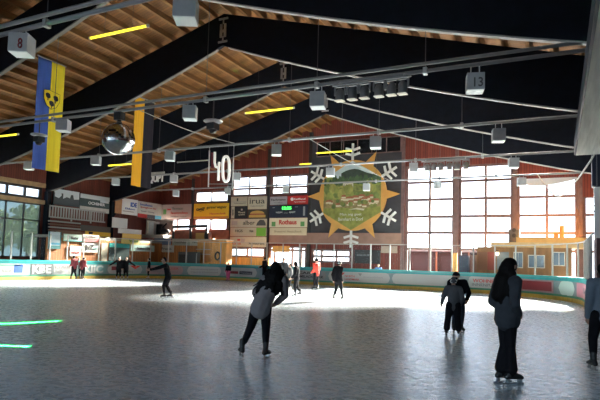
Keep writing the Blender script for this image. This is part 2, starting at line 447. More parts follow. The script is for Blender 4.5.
for y0 in (7.93, 13.98, 20.03):
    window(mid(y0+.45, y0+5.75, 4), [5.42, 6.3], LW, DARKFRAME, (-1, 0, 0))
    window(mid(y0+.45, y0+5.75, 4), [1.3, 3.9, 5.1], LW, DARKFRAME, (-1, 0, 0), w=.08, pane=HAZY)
for x0, x1, z0, z1 in front_fill_holes: window(mid(x0, x1, 3), [1.0, 2.8, 4.6, 6.4], lambda a, z: Vector((a, YN, z)), FRAME, (0, -1, 0))
# pale timber lintels over the side glazing
n = 0
for y0 in (7.93, 13.98, 20.03):
    for z in (5.1, 6.3):
        n += 1; b = MB(); b.box((XL+.002, y0+.17, z), (XL+.16, y0+5.88, z+.3), LIGHTWOOD); tag(b.build('trim_%d' % n), kind='structure')
# posts between the gable windows
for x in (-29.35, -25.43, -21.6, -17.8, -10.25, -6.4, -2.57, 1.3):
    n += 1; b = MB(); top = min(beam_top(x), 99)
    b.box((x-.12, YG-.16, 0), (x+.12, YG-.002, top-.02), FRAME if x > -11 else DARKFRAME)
    tag(b.build('trim_%d' % n), kind='structure')
# dark cladding behind the mural and the mauve board below it
n += 1; b = MB()
for x0, x1, z0, z1 in ((-17.68, -10.37, 3.86, 9.88), (-17.68, -17.32, 9.88, 11.2), (-10.42, -10.37, 9.88, 11.0)):
    b.box((x0, YG-.1, z0), (x1, YG-.002, z1), PANELDARK)
tag(b.build('trim_%d' % n), kind='structure')
n += 1; b = MB(); b.box((-21.3, YG-.22, 2.95), (-10.3, YG-.003, 3.84), MAUVE); tag(b.build('trim_%d' % n), kind='structure')
# ------------------------------------------------------------------ the sun and snowflake mural
MC = Vector((-14.15, YG-.27, 6.72)); MR = 2.72
def pol(r, deg, y=0): a = math.radians(deg); return MC+Vector((r*math.cos(a), y, r*math.sin(a)))
mural = empty('sun_mural', MC+Vector((0, 0, -3.7)), 'huge orange sun and snowflake emblem framing a painted village view, on dark cladding', 'mural')
b = MB(); b.prism([pol(MR, i*5, .16) for i in range(72)], (0, -.24, 0), ORANGE); b.build('sun_disc', mural)
for k in range(6):
    a = 60*k; b = MB(); b.prism([pol(MR-.12, a-8.5), pol(3.75, a), pol(MR-.12, a+8.5)], (0, -.06, 0), ORANGE); b.build('sun_ray', mural)
    a = 60*k+30; b = MB(); d = (pol(1, a)-MC); t = (pol(1, a+90)-MC)
    def arm(p, q, w): b.bar(p+Vector((0, -.06, 0)), q+Vector((0, -.06, 0)), w, .1, WHITE, up=(0, 1, 0))
    arm(MC+d*2.7, MC+d*4.0, .17)
    for rr in (3.08, 3.48):
        for s in (-1, 1): arm(MC+d*rr, MC+d*(rr+.17)+t*s*.58, .17)
    b.build('snowflake_arm', mural)
# village painting: hexagon with sky, hills, wood, meadow, houses as flat painted shapes
def clip_hex(poly, R):
    for k in range(6):
        nx, nz = math.cos(math.radians(60*k)), math.sin(math.radians(60*k)); lim = R*math.cos(PI/6); out = []
        for i in range(len(poly)):
            p, q = poly[i], poly[(i+1) % len(poly)]; dp = p[0]*nx+p[1]*nz-lim; dq = q[0]*nx+q[1]*nz-lim
            if dp <= 0: out.append(p)
            if dp*dq < 0: t_ = dp/(dp-dq); out.append((p[0]+(q[0]-p[0])*t_, p[1]+(q[1]-p[1])*t_))
        poly = out
        if not poly: return []
    return poly
PR = 2.66; rnd = random.Random(3); b = MB(); lay = [0]
def paint(poly, mt, clip=True):
    poly = clip_hex(poly, PR) if clip else poly
    if len(poly) < 3: return
    lay[0] += 1; y = -.082-.0006*lay[0]
    b.add([MC+Vector((p[0], y, p[1])) for p in poly], [tuple(range(len(poly)))], mt)
pm = lambda nm, c, v=.3, s=3: mat('paint_'+nm, tuple(min(.85, q*1.15) for q in c), .6, var=v, scale=s)
paint([(-3, -3), (3, -3), (3, 3), (-3, 3)], pm('sky', (.42, .50, .52), .15, 1))
paint([(-.9, 1.2)]+[(-.9+i*.35, 1.72+.28*math.sin(i*.55)+.05*rnd.random()) for i in range(10)]+[(2.6, 1.2)], pm('far_hill', (.035, .05, .04)))
paint([(-3, -3)]+[(-2.6+i*.4, 1.2+.2*math.sin(i*.6+.4)+.06*rnd.random()) for i in range(14)]+[(3, -3)], pm('hill', (.20, .24, .055)))
for i in range(60):
    x = -2.4+4.8*rnd.random(); z = .75+.45*rnd.random(); w = .1+.1*rnd.random()
    paint([(x-w, z), (x+w, z), (x+w*.3, z+.4), (x-w*.3, z+.4)], pm('fir', (.05, .09, .04)))
paint([(-3, .7), (3, .7), (3, -.2), (-3, -.2)], pm('wood', (.16, .18, .055), .4, 5))
paint([(-.72, .45), (-.72, 1.0), (-.2, 1.05), (.12, .95), (.12, .45)], pm('castle', (.52, .50, .42), .1))
for i in range(4): paint([(-.66+.2*i, .55), (-.6+.2*i, .55), (-.6+.2*i, .85), (-.66+.2*i, .85)], pm('castle_window', (.12, .1, .1)))
for i in range(46):
    x = -2.4+4.8*rnd.random(); z = .55-.75*rnd.random(); r_ = .16+.2*rnd.random()
    paint([(x+r_*math.cos(j*.7), z+r_*1.25*math.sin(j*.7)) for j in range(9)], pm('tree%d' % (i % 3), ((.22, .24, .06), (.14, .18, .05), (.30, .28, .08))[i % 3]))
paint([(-3, -.45), (-1, -.3), (.5, -.2), (3, -.35), (3, -1.2), (-3, -1.2)], pm('village_ground', (.24, .18, .08), .35, 4))
paint([(-3, -1.0), (-.8, -.95), (.9, -1.05), (3, -.8), (3, -3), (-3, -3)], pm('meadow', (.21, .22, .05), .3, 3))
for i in range(34):
    x = -.9+2.9*rnd.random(); z = -.95+.75*rnd.random(); w = .13+.12*rnd.random()
    if i % 6 == 5: x = -2.1+1.2*rnd.random()
    paint([(x-w, z), (x+w, z), (x+w, z+.13), (x-w, z+.13)], pm('house', (.58, .50, .38), .12))
    paint([(x-w*1.15, z+.12), (x+w*1.15, z+.12), (x+w*.8, z+.28), (x-w*.8, z+.28)], pm('house_roof', (.30, .10, .05), .2))
for i in range(14):
    x = -2.2+4.4*rnd.random(); z = -.9+.6*rnd.random(); r_ = .12+.1*rnd.random()
    paint([(x+r_*math.cos(j*.7), z+r_*math.sin(j*.7)) for j in range(9)], pm('bush%d' % (i % 2), ((.10, .14, .04), (.17, .19, .05))[i % 2]))
paint([(-.2, -1.12), (.5, -.98), (1.1, -1.08), (1.0, -1.2), (.4, -1.1)], pm('road', (.55, .5, .4), .1))
pnt = b.build('village_painting', mural, fix=False)
for p in pnt.data.polygons:
    if p.normal.y > 0: p.flip()
for s_, z_, w_ in (('Man seg guet', -1.5, 1.75), ('Bernhart in Dorf', -1.84, 2.0)):
    place_text(s_, MC, (1, 0, 0), (0, 0, 1), (0, -1, 0), 0, z_, w_, .25, OFFWHITE, pnt, off=.23)
# ------------------------------------------------------------------ rink boards and glass, along a path
RA, RB, RY, RR = -28.3, 1.0, 33.3, 7.0
Y0P = -6.0
L1 = RY-RR-Y0P; L2 = RR*PI/2; L3 = RB-RA-2*RR; LT = 2*L1+2*L2+L3
def path(s):
    """point, direction and inward normal of the board line at length s"""
    if s < L1: return Vector((RA, Y0P+s, 0)), Vector((0, 1, 0)), Vector((1, 0, 0))
    s -= L1
    if s < L2:
        a = s/RR; n_ = Vector((math.cos(a), -math.sin(a), 0)); return Vector((RA+RR, RY-RR, 0))-n_*RR, Vector((math.sin(a), math.cos(a), 0)), n_
    s -= L2
    if s < L3: return Vector((RA+RR+s, RY, 0)), Vector((1, 0, 0)), Vector((0, -1, 0))
    s -= L3
    if s < L2:
        a = s/RR; n_ = Vector((-math.sin(a), -math.cos(a), 0)); return Vector((RB-RR, RY-RR, 0))-n_*RR, Vector((math.cos(a), -math.sin(a), 0)), n_
    s -= L2
    return Vector((RB, RY-RR-s, 0)), Vector((0, -1, 0)), Vector((-1, 0, 0))
def pix(p):
    d = p-EYEP; return 300+FPX*d.dot(CR)/d.dot(CF), CYP-FPX*d.dot(CU)/d.dot(CF)
def s_of(x, z=.7):
    """length along the boards of the point seen in column x"""
    best = None
    for i in range(1401):
        s = L1*.6+(LT-L1*1.0)*i/1400
        p = path(s)[0]+Vector((0, 0, z))
        if (p-EYEP).dot(CF) < 3: continue
        e = abs(pix(p)[0]-x)
        if best is None or e < best[0]: best = (e, s)
    return best[1]
def strip(b, s0, s1, z0, z1, o0, o1, mt, step=.7):
    """a slab following the boards between heights z0, z1 and inward offsets o0, o1"""
    n_ = max(1, int((s1-s0)/step)); ss = [s0+(s1-s0)*i/n_ for i in range(n_+1)]; vs = []; fs = []
    for s in ss:
        p, t, nn = path(s)
        for z, o in ((z0, o0), (z0, o1), (z1, o1), (z1, o0)): vs.append(p+nn*o+Vector((0, 0, z)))
    for i in range(n_):
        a = i*4
        for k in range(4): fs.append((a+k, a+(k+1) % 4, a+4+(k+1) % 4, a+4+k))
    fs += [(0, 3, 2, 1), (n_*4, n_*4+1, n_*4+2, n_*4+3)]
    b.add(vs, fs, mt)
def bend(me, sc, zc, off):
    """lay a flat mesh (x along, y up, z out) onto the boards"""
    for v in me.vertices:
        p, t, nn = path(sc+v.co.x); v.co = p+nn*(off+v.co.z)+Vector((0, 0, zc+v.co.y))
def lozenge(s0, s1, z0, z1, ch, mt, off, b):
    """advert sheet with cut or rounded ends"""
    xs = sorted({s0, s1, s0+ch*.35, s0+ch, s1-ch*.35, s1-ch, *[s0+(s1-s0)*i/6 for i in range(1, 6)]}); vs = []; fs = []
    for s in xs:
        e = min(s-s0, s1-s); k = 0 if e >= ch else (1-math.sqrt(max(0, 1-(1-e/ch)**2)))*.5*(z1-z0)*.9
        p, t, nn = path(s)
        for z in (z0+k, z1-k):
            for o in (off, off+.012): vs.append(p+nn*o+Vector((0, 0, z)))
    for i in range(len(xs)-1):
        a = i*4; c = a+4
        fs += [(a, c, c+2, a+2), (a+1, a+3, c+3, c+1), (a, a+1, c+1, c), (a+2, c+2, c+3, a+3)]
    e = (len(xs)-1)*4; fs += [(0, 2, 3, 1), (e, e+1, e+3, e+2)]
    b.add(vs, fs, mt)
boards = empty('rink_boards', (RA, RY, 0), 'long teal rink boards with adverts and yellow kick plate, curving around the ice', 'rink boards')
b = MB(); strip(b, 0, LT, .0, 1.12, -.12, 0, TEALGREY); b.build('board_sheet', boards)
b = MB(); strip(b, 0, LT, .2, .3, .001, .012, mat('green_stripe', (.03, .22, .12), .5)); b.build('lower_stripe', boards)
b = MB(); strip(b, 0, LT, .98, 1.1, .001, .012, TEAL); b.build('upper_stripe', boards)
b = MB(); strip(b, 0, LT, .0, .2, .001, .03, mat('yellow_kick_plate', (.52, .34, .05), .55, var=.15)); b.build('kick_plate', boards)
b = MB(); strip(b, 0, LT, 1.12, 1.2, -.17, .03, mat('teal_rail', (.03, .36, .36), .4)); b.build('cap_rail', boards)
TXT_GREY = mat('grey_lettering', (.22, .22, .23), .5); TXT_RED = mat('red_lettering', (.55, .07, .06), .5)
PALE = mat('pale_advert', (.44, .46, .45), .5); PINKAD = mat('pink_advert', (.40, .28, .28), .5); MIDGREY = mat('mid_grey_advert', (.27, .28, .28), .5)
def advert(x0, x1, mt, ch=.0, z0=.32, z1=.97, texts=(), rects=(), s=None):
    s0, s1 = s or (s_of(x0), s_of(x1)); w_ = s1-s0; h_ = z1-z0
    b = MB(); lozenge(s0, s1, z0, z1, max(ch*w_, .02), mt, .002, b); a = b.build('advert_panel', boards)
    for (cx, cz, ww, hh, m2, *tri) in rects:
        b = MB(); c = s0+cx*w_; zz = z0+cz*h_
        if tri:
            pts = [(-ww/2*w_, hh/2*h_), (ww/2*w_, hh/2*h_), (0, -hh/2*h_)]
        else: pts = [(-ww/2*w_, -hh/2*h_), (ww/2*w_, -hh/2*h_), (ww/2*w_, hh/2*h_), (-ww/2*w_, hh/2*h_)]
        b.prism([Vector((q[0], q[1], 0)) for q in pts], (0, 0, .008), m2)
        me = b.mesh('logo'); bend(me, c, zz, .015); link('logo', me, a)
    for (st, cx, cz, ww, hh, m2, *bo) in texts:
        me = text_mesh(st, ww*w_, hh*h_, bold=bo[0] if bo else 0); bend(me, s0+cx*w_, z0+cz*h_, .017)
        me.materials.clear(); me.materials.append(m2); link('lettering', me, a)
    return a
s26 = s_of(26)
advert(0, 0, PALE, .06, s=(s26-2.6, s26), rects=[(.45, .86, .8, .12, mat('advert_green', (.12, .42, .25), .5)), (.8, .55, .22, .75, BLUE)], texts=[('Flums', .5, .42, .28, .35, MIDGREY)])
advert(0, 0, PALE, .06, s=(s26-6.2, s26-3.2), texts=[('Sportbahn', .5, .5, .7, .4, TXT_GREY)])
advert(30.5, 53, mat('charcoal_advert', (.10, .11, .115), .5), 0, texts=[('KBE', .48, .5, .86, .8, PALE, .04)])
advert(53.5, 72, MIDGREY, 0, texts=[('KLAUS', .5, .72, .8, .3, TXT_GREY, .01), ('Holzbau', .45, .35, .6, .22, PALE)])
advert(83, 106, mat('grey_green_advert', (.16, .30, .30), .5), 0, texts=[('KIIC', .45, .5, .85, .8, PALE, .04)])
advert(107.5, 142, PALE, .12, rects=[(.8, .72, .3, .4, RED, 1), (.22, .6, .2, .4, DARKRED)], texts=[('Getränke', .5, .3, .5, .3, TXT_GREY)])
advert(146, 183, PINKAD, .1, texts=[('AUTO HAUSER', .5, .68, .75, .24, TXT_RED), ('Garage und Service', .5, .3, .7, .2, TXT_GREY)])
advert(187, 221, PALE, .1, texts=[('Bauunternehmung Zimmerei', .5, .66, .8, .18, TXT_GREY), ('Sägerei Holzhandel', .5, .34, .8, .18, TXT_GREY)])
advert(225, 257, PALE, .1, rects=[(.3, .45, .24, .3, DARKRED), (.66, .45, .4, .34, NAVY)], texts=[('Treuhand', .66, .45, .34, .2, PALE)])
advert(262, 326, MIDGREY, .05, texts=[('CAR', .68, .72, .2, .26, BLACK, .02), ('GUMMILADEPARK', .72, .34, .5, .26, BLACK, .02)])
advert(328.5, 389.5, PALE, .06, rects=[(.2, .66, .16, .5, RED, 1), (.53, .74, .07, .3, MIDGREY, 1)],
       texts=[('NORTH', .36, .56, .16, .2, TXT_RED, .01), ('LANDMARK', .40, .25, .24, .2, TXT_RED, .01), ('Immobilien', .74, .55, .3, .16, MIDGREY)])
advert(392, 461, PALE, .06)
advert(468, 509, PALE, .07, texts=[('WOHNEN', .42, .64, .62, .32, TXT_RED, .02), ('INNENPUTZ', .42, .28, .66, .26, TXT_GREY, .02)])
advert(520, 553.5, mat('mauve_advert', (.34, .22, .23), .5), 0, rects=[(.5, .5, .88, .74, DARKRED), (.24, .6, .2, .34, PALE), (.5, .55, .2, .4, BROWN), (.77, .6, .18, .36, PALE), (.5, .3, .7, .12, BLACK)])
advert(559, 574.5, mat('mint_advert', (.50, .66, .60), .5), .3, z0=.28, z1=.99)
advert(577, 592, mat('pink_side_advert', (.62, .24, .30), .5), 0, texts=[('Bäckerei', .5, .55, .6, .4, PINKAD)])
# protective glass: posts, panes, top rail; lower along the left straight
shield = empty('protective_glass', (RA, RY, 1.2), 'clear protective glass on pale posts standing all along the teal boards', 'rink glass')
POST = mat('pale_post', (.42, .42, .40), .5)
ph = s_of(370.5, 2.0) % 1.3; k = 0
s = ph; S_END = s_of(590.5, 2.0)
while s < S_END:
    p, t, nn = path(s)
    vis = (p-EYEP).dot(CF) > 4 and -60 < pix(p+Vector((0, 0, 2)))[0] < 660
    if vis:
        h = 2.83
        b = MB(); b.frame_box(p-t*.035-nn*.10+Vector((0, 0, 1.19)), t*.07, nn*.07, (0, 0, h-1.19), POST); b.build('post', shield)
        b = MB(); q, t2, n2 = path(s+1.3); hh = h-.04
        b.prism([p-nn*.07+Vector((0, 0, 1.21)), q-n2*.07+Vector((0, 0, 1.21)), q-n2*.07+Vector((0, 0, hh)), p-nn*.07+Vector((0, 0, hh))], nn*.012, PLEXI); b.build('pane', shield)
    s += 1.3
b = MB(); strip(b, s_of(105), S_END, 2.8, 2.85, -.10, -.05, POST); b.build('top_rail', shield)

# ------------------------------------------------------------------ signs
class Face:
    def __init__(s, o, u, v, n, w, h): s.o, s.u, s.v, s.n, s.w, s.h = Vector(o), Vector(u), Vector(v), Vector(n), w, h
    def P(s, a, c, d=0): return s.o+s.u*(a*s.w)+s.v*(c*s.h)+s.n*d
def gface(x0, y0, x1, y1, Y=YG-.2):
    a, c, d, e = AY(x0, y0, Y), AY(x1, y0, Y), AY(x0, y1, Y), AY(x1, y1, Y)
    xa, xb = (a.x+d.x)/2, (c.x+e.x)/2; zt, zb = (a.z+c.z)/2, (d.z+e.z)/2
    return Face((xa, Y, zb), (1, 0, 0), (0, 0, 1), (0, -1, 0), xb-xa, zt-zb)
def lface(x0, y0t, y0b, x1, y1t, y1b, X=XL+.22):
    a, d, c, e = AX(x0, y0t, X), AX(x0, y0b, X), AX(x1, y1t, X), AX(x1, y1b, X)
    ya, yb = (a.y+d.y)/2, (c.y+e.y)/2; zt, zb = (a.z+c.z)/2, (d.z+e.z)/2
    return Face((X, ya, zb), (0, 1, 0), (0, 0, 1), (1, 0, 0), yb-ya, zt-zb)
def ground(F): F.h += F.o.z+.06; F.o.z = -.06; return F
def sign(name, label, cat, F, mt, texts=(), rects=(), group=None, t=.05, parent=None, dot=()):
    b = MB(); b.frame_box(F.o-F.n*0, F.u*F.w, F.v*F.h, F.n*t, mt)
    o = b.build(name, parent)
    if parent is None: tag(o, label, cat, group)
    for (cx, cz, ww, hh, m2, *nm) in rects:
        b = MB(); b.frame_box(F.P(cx-ww/2, cz-hh/2, t), F.u*F.w*ww, F.v*F.h*hh, F.n*.012, m2); b.build(nm[0] if nm else 'printed_block', o)
    for (cx, cz, r_, m2) in dot:
        b = MB(); b.prism([F.P(cx, cz, t)+F.u*(r_*F.h*math.cos(i*.5236))+F.v*(r_*F.h*math.sin(i*.5236)) for i in range(12)], F.n*.014, m2); b.build('logo', o)
    for (st, cx, cz, ww, hh, m2, *bo) in texts:
        place_text(st, F.o, F.u, F.v, F.n, cx*F.w, cz*F.h, ww*F.w, hh*F.h, m2, o, off=t+.014, bold=bo[0] if bo else 0)
    return o
GS = 'advertising signs on the gable wall'
DKTXT = mat('dark_lettering', (.06, .05, .05), .5); GREENTXT = mat('green_lettering', (.10, .28, .08), .5)
sign('advertising_sign', 'pinkish grey sign with a green logo, between the low gable windows and the corner', 'sign', gface(161, 204.5, 191.5, 219), PINKGREY,
     [('Thomann', .55, .72, .38, .2, TXT_GREY), ('Bauunternehmen', .62, .42, .55, .17, TXT_RED), ('Hochbau Tiefbau', .6, .16, .5, .1, TXT_GREY)], [(.14, .5, .1, .34, GREENTXT), (.28, .66, .12, .1, RED)], GS)
sign('advertising_sign', 'mustard yellow sign over a low window pair', 'sign', gface(194, 203.5, 229, 218.5), YELLOW,
     [('ogi?', .2, .6, .24, .34, BLACK, .02), ('gartner wagner', .66, .7, .56, .2, BLACK), ('Haustechnik', .7, .32, .45, .13, TXT_RED)], [(.5, .08, .98, .12, mat('rust', (.5, .2, .05), .6))], GS)
sign('advertising_sign', 'beige sign with a small dark crest, top left of the tall sign block', 'sign', gface(231.3, 196.8, 247.6, 206), BEIGE,
     [('Schreinerei', .55, .3, .7, .16, TXT_GREY)], [(.4, .68, .08, .3, DKTXT), (.5, .45, .9, .05, PINKGREY)], GS)
sign('advertising_sign', 'beige sign reading irua, top right of the tall sign block', 'sign', gface(248.2, 196.5, 267, 209.2), BEIGE,
     [('irua', .5, .64, .8, .42, DKTXT), ('GROUP', .5, .24, .7, .1, TXT_GREY, 0)], (), GS)
sign('advertising_sign', 'black sign with pale lettering and a patterned left edge, under the crest sign', 'sign', gface(231.3, 206.3, 247.6, 218.6), BLACK,
     [('Mineral', .66, .5, .4, .16, BEIGE), ('quelle', .66, .3, .4, .14, BEIGE)], [(.12, .5, .2, .96, BEIGE), (.12, .5, .1, .5, DKTXT), (.66, .72, .1, .14, PINKGREY)], GS)
bs = sign('advertising_sign', 'dark sign picturing a sandwich bun, under the irua sign', 'sign', gface(248.2, 209.5, 267, 218.6), mat('dark_olive', (.05, .045, .03), .5), (), (), GS)
F = gface(248.2, 209.5, 267, 218.6); b = MB()
b.prism([F.P(.5+.38*math.cos(i*PI/8), .55+.32*math.sin(i*PI/8), .05) for i in range(9)], F.n*.02, mat('bun', (.55, .33, .08), .6)); b.build('bun_picture', bs)
b = MB(); b.frame_box(F.P(.12, .42, .05), F.u*F.w*.76, F.v*F.h*.13, F.n*.016, mat('filling', (.35, .09, .04), .6)); b.frame_box(F.P(.06, .12, .05), F.u*F.w*.88, F.v*F.h*.28, F.n*.016, mat('bun', (.55, .33, .08)))
b.build('filling_picture', bs)
bs = sign('advertising_sign', 'beige sign reading alber with a dark car drawing, across the tall sign block', 'sign', gface(230.6, 219, 267, 227.3), BEIGE,
     [('alber', .52, .55, .32, .5, DKTXT)], [(.12, .5, .16, .5, PINKGREY), (.5, .12, .9, .05, PINKGREY)], GS)
F = gface(230.6, 219, 267, 227.3); b = MB(); b.prism([F.P(x, z, .05) for x, z in ((.72, .2), (.98, .2), (.97, .5), (.92, .85), (.82, .9), (.75, .55))], F.n*.014, DARKGREY); b.build('car_drawing', bs)
sign('advertising_sign', 'beige sign with a bright green square at its right end', 'sign', gface(230.6, 227.7, 266.6, 236.3), BEIGE,
     [('HGS', .25, .62, .2, .3, DKTXT), ('Holz', .6, .6, .1, .25, DKTXT)], [(.86, .5, .26, .96, GREEN), (.35, .12, .6, .06, PINKGREY)], GS)
sign('advertising_sign', 'beige sign with reddish drawings, lowest of the tall sign block', 'sign', gface(230.2, 237, 266.4, 246.8), BEIGE,
     [('Restaurant', .75, .35, .42, .22, DKTXT), ('Rössli', .18, .35, .26, .28, TXT_RED)], [(.36, .62, .1, .4, PINKGREY), (.25, .7, .08, .2, TXT_RED)], GS)
sign('advertising_sign', 'pale violet grey sign left of the red sign, above the scoreboard', 'sign', gface(270.3, 196.6, 287.2, 204.8), mat('violet_grey', (.44, .40, .43), .5),
     [('Fachmann', .5, .62, .84, .28, DKTXT, .01), ('Metallbau', .5, .25, .5, .14, TXT_GREY)], (), GS)
sign('advertising_sign', 'red sign with pale lettering above the scoreboard', 'sign', gface(288, 195.8, 308.2, 204.4), RED,
     [('Raiffland', .6, .62, .55, .22, WHITE), ('Sparkasse', .6, .28, .55, .16, WHITE)], (), GS, dot=[(.22, .62, .2, WHITE)])
LED = mat('green_led', (.05, .9, .08), .4, emit=1.6)
sb = sign('scoreboard', 'dark navy scoreboard with green digits on the gable wall', 'scoreboard', gface(270, 205.4, 308, 217.5), NAVY,
     [('12:25', .47, .76, .24, .24, LED, .03), ('HEIM', .27, .42, .16, .14, WHITE), ('GAST', .62, .42, .16, .14, WHITE), ('PERIODE', .45, .36, .1, .06, GREY)],
     [(.92, .5, .05, .75, GREY), (.12, .82, .06, .05, GREY), (.72, .85, .08, .05, GREY)], t=.14)
sign('advertising_sign', 'cream sign with big red Rothaus lettering below the scoreboard', 'sign', gface(269.5, 218, 307.5, 227.3), mat('cream', (.68, .60, .44), .5),
     [('Rothaus', .5, .55, .46, .52, RED, .03)], [(.12, .35, .1, .5, GREENTXT), (.88, .35, .1, .5, GREENTXT)], GS)
sign('advertising_sign', 'cream sign with faint lettering, under the Rothaus sign', 'sign', gface(270, 227.8, 307, 235.2), mat('cream2', (.60, .50, .34), .5),
     [('Brauerei Ausschank', .5, .5, .75, .32, mat('faint', (.46, .36, .24), .5))], (), GS)
# left wall signs
LS = 'signs on the left wall'
F = lface(53, 187.5, 204.5, 79, 192.5, 207)
sg_ = sign('panorama_sign', 'long dark landscape picture with pale sky patches, high on the left wall', 'sign', F, mat('panorama_dark', (.05, .065, .065), .4), (), (), LS)
b = MB()
for pts in (((.02, .75), (.98, .72), (.98, .98), (.02, .98)), ((.05, .5), (.2, .42), (.3, .6), (.28, .75), (.05, .75)), ((.36, .42), (.5, .55), (.62, .5), (.66, .75), (.36, .75)), ((.78, .45), (.98, .5), (.98, .75), (.74, .75))):
    b.prism([F.P(x, z, .05) for x, z in pts], F.n*.012, mat('panorama_sky', (.68, .74, .76), .4))
b.build('sky_picture', sg_)
F = lface(79.3, 192.5, 211.3, 109, 198, 213)
sg_ = sign('banner_sign', 'dark green and white banner reading OCHSNER, at the right end of the landscape picture', 'sign', F, mat('banner_green', (.03, .06, .05), .4), [('OCHSNER', .55, .50, .56, .17, WHITE, .02)],
     [(.5, .86, .98, .25, mat('panorama_sky', (.5, .56, .58))), (.82, .72, .3, .2, mat('panorama_sky', (.5, .56, .58))), (.5, .14, .98, .26, OFFWHITE)], LS)
sign('advertising_sign', 'bare orange wood board left of the white and blue sign near the corner', 'sign', lface(115, 196.8, 213, 121.5, 197.6, 214, XL+.45), mat('ply_orange', (.46, .22, .09), .6, var=.15), (), (), LS)
sign('advertising_sign', 'white sign with blue initials near the hall corner', 'sign', lface(121.7, 197.6, 213.8, 137.3, 200.5, 216, XL+.45), WHITE,
     [('IDE', .72, .66, .4, .28, BLUE, .03), ('Elektro', .5, .38, .6, .12, BLUE)], [(.4, .2, .7, .05, PINKGREY)], LS)
sign('advertising_sign', 'cream sign with red lettering over a red, navy and blue strip, ending at the corner', 'sign', lface(137.6, 200.5, 217.2, 161, 204.8, 220, XL+.45), OFFWHITE,
     [('Installation', .33, .82, .5, .14, BLUE), ('Spenglerei AG', .42, .64, .66, .14, TXT_RED), ('Sanitär  Heizung', .4, .4, .55, .1, TXT_GREY)],
     [(.19, .12, .38, .24, RED), (.55, .12, .34, .24, NAVY), (.86, .12, .28, .24, CYAN)], LS)
sign('blank_sign', 'plain white board leaning flat on the left wall above the yellow sign', 'board', lface(112, 217, 227, 127, 219, 229, XL+.6), WHITE, (), (), LS)
# upper gallery along the left wall with its pale barred railing
rail = empty('gallery_railing', (XL+.7, 26.3, 4), 'pale wooden railing of upright bars below the landscape picture', 'railing')
X = XL+.55; top = lface(49, 206, 217, 105, 212, 222, X)
b = MB()
for cz in (.0, 1.0): b.frame_box(top.P(0, cz, 0)-top.v*.05, top.u*top.w, top.v*.1, top.n*.06, LATH)
b.build('rail', rail)
for i in range(22):
    b = MB(); b.frame_box(top.P(i/22, 0, .0), top.u*.1, top.v*top.h, top.n*.04, LATH); b.build('bar', rail)
b = MB(); b.frame_box(top.P(.36, -.25, .01), top.u*.12, top.v*top.h*1.2, top.n*.05, LATH); b.frame_box(top.P(.71, -.25, .01), top.u*.12, top.v*top.h*1.2, top.n*.05, LATH); b.build('hanger', rail)
st = empty('timber_stand', (XL+.6, 27, 2.9), 'stack of brown slatted bench boards on the left stand below the pale railing', 'bench')
b = MB(); b.box((XL+.45, 26.4, 2.9), (XL+.85, 29.5, 3.3), BROWN); b.build('support', st)
for i in range(4):
    F = lface(48, 220+i*3.2, 221.3+i*3.2, 79, 223+i*2.7, 224.2+i*2.7, XL+.5+.25*i)
    b = MB(); b.frame_box(F.o, F.u*F.w, F.v*max(F.h, .08), F.n*.2, BROWN if i % 2 else LATH); b.build('slat', st)
F = lface(80, 225, 231.5, 110, 227, 232, XL+.7); sign('grey_banner', 'grey cloth banner above the yellow strip, below the railing', 'banner', F, mat('grey_cloth', (.12, .115, .11), .8))
F = lface(85, 231.3, 236, 110, 232.5, 236.5, XL+.9); sign('yellow_strip_sign', 'narrow yellow sign with a black mark under the grey banner', 'sign', F, YELLOW, (), [(.2, .6, .15, .6, BLACK)])
SY0 = AX(47.5, 250, -31.0).y
b = MB(); b.box((XL+.01, SY0, 2.75), (-31.0, 36.3, 2.9), CONCRETE); tag(b.build('stand_floor'), 'grey gallery floor on top of the planked stand front, left wall', 'gallery floor')
# lower planked stand front, left and back
b = MB(); b.box((-31.2, SY0, 0), (-31.0, 36.4, 2.75), ORANGEBOARD_Y)
tag(b.build('stand_front'), 'long orange planked stand front behind the left boards', 'stand wall')
b = MB(); b.box((-31.0, 36.4, 0), (-25.5, 36.6, 2.75), ORANGEBOARD)
tag(b.build('stand_front'), 'orange planked stand front under the low gable windows, by the corner', 'stand wall')
XP = -30.95
def lsign(*a, **k): return sign(*a, **k)
fr = mat('teal_frame', (.02, .16, .17), .5)
sign('poster_picture', 'pale blue poster in a teal frame, left end of the planked stand front', 'poster', lface(48, 231.5, 249.5, 60.5, 231.8, 248.5, XP), mat('poster_blue', (.50, .62, .68), .5), (), [(.5, .1, .96, .2, fr), (.04, .5, .08, 1, fr), (.96, .5, .08, 1, fr), (.5, .3, .8, .12, CYAN)])
sign('advertising_sign', 'pale mint panel with a dark logo beside the blue poster', 'sign', lface(63, 234, 241.6, 81.5, 234.4, 241.6, XP), mat('mint_sign', (.42, .56, .50), .5), [('Blatter', .6, .5, .4, .4, DKTXT, .02)], [(.5, .06, .98, .1, TEAL)])
sign('advertising_sign', 'white over red panel, right of the mint panel', 'sign', lface(82.5, 234.5, 242.2, 98.5, 235, 242.2, XP), OFFWHITE, [('Coiffure', .5, .75, .7, .2, DKTXT)], [(.5, .27, .98, .5, mat('faded_red', (.50, .12, .12), .5))])
sign('notice_sign', 'white notice with red lettering pinned low on the left planks', 'sign', lface(69.5, 246, 256, 80.5, 246, 256, XP), WHITE, [('HALLE', .5, .35, .7, .2, TXT_RED)], [(.5, .6, .9, .06, BROWN)])
sign('advertising_sign', 'white panel with scribbled dark strokes right of the white notice', 'sign', lface(81.5, 243, 252.5, 97.5, 243.2, 252.5, XP), PALE, [('JvZ', .45, .5, .5, .6, DKTXT), ('sport', .8, .4, .25, .2, TEAL)])
sign('stand_door', 'narrow beige door leaf standing right of the scribbled panel', 'door', ground(lface(101, 243, 261, 107, 243, 261, XP)), BEIGE)
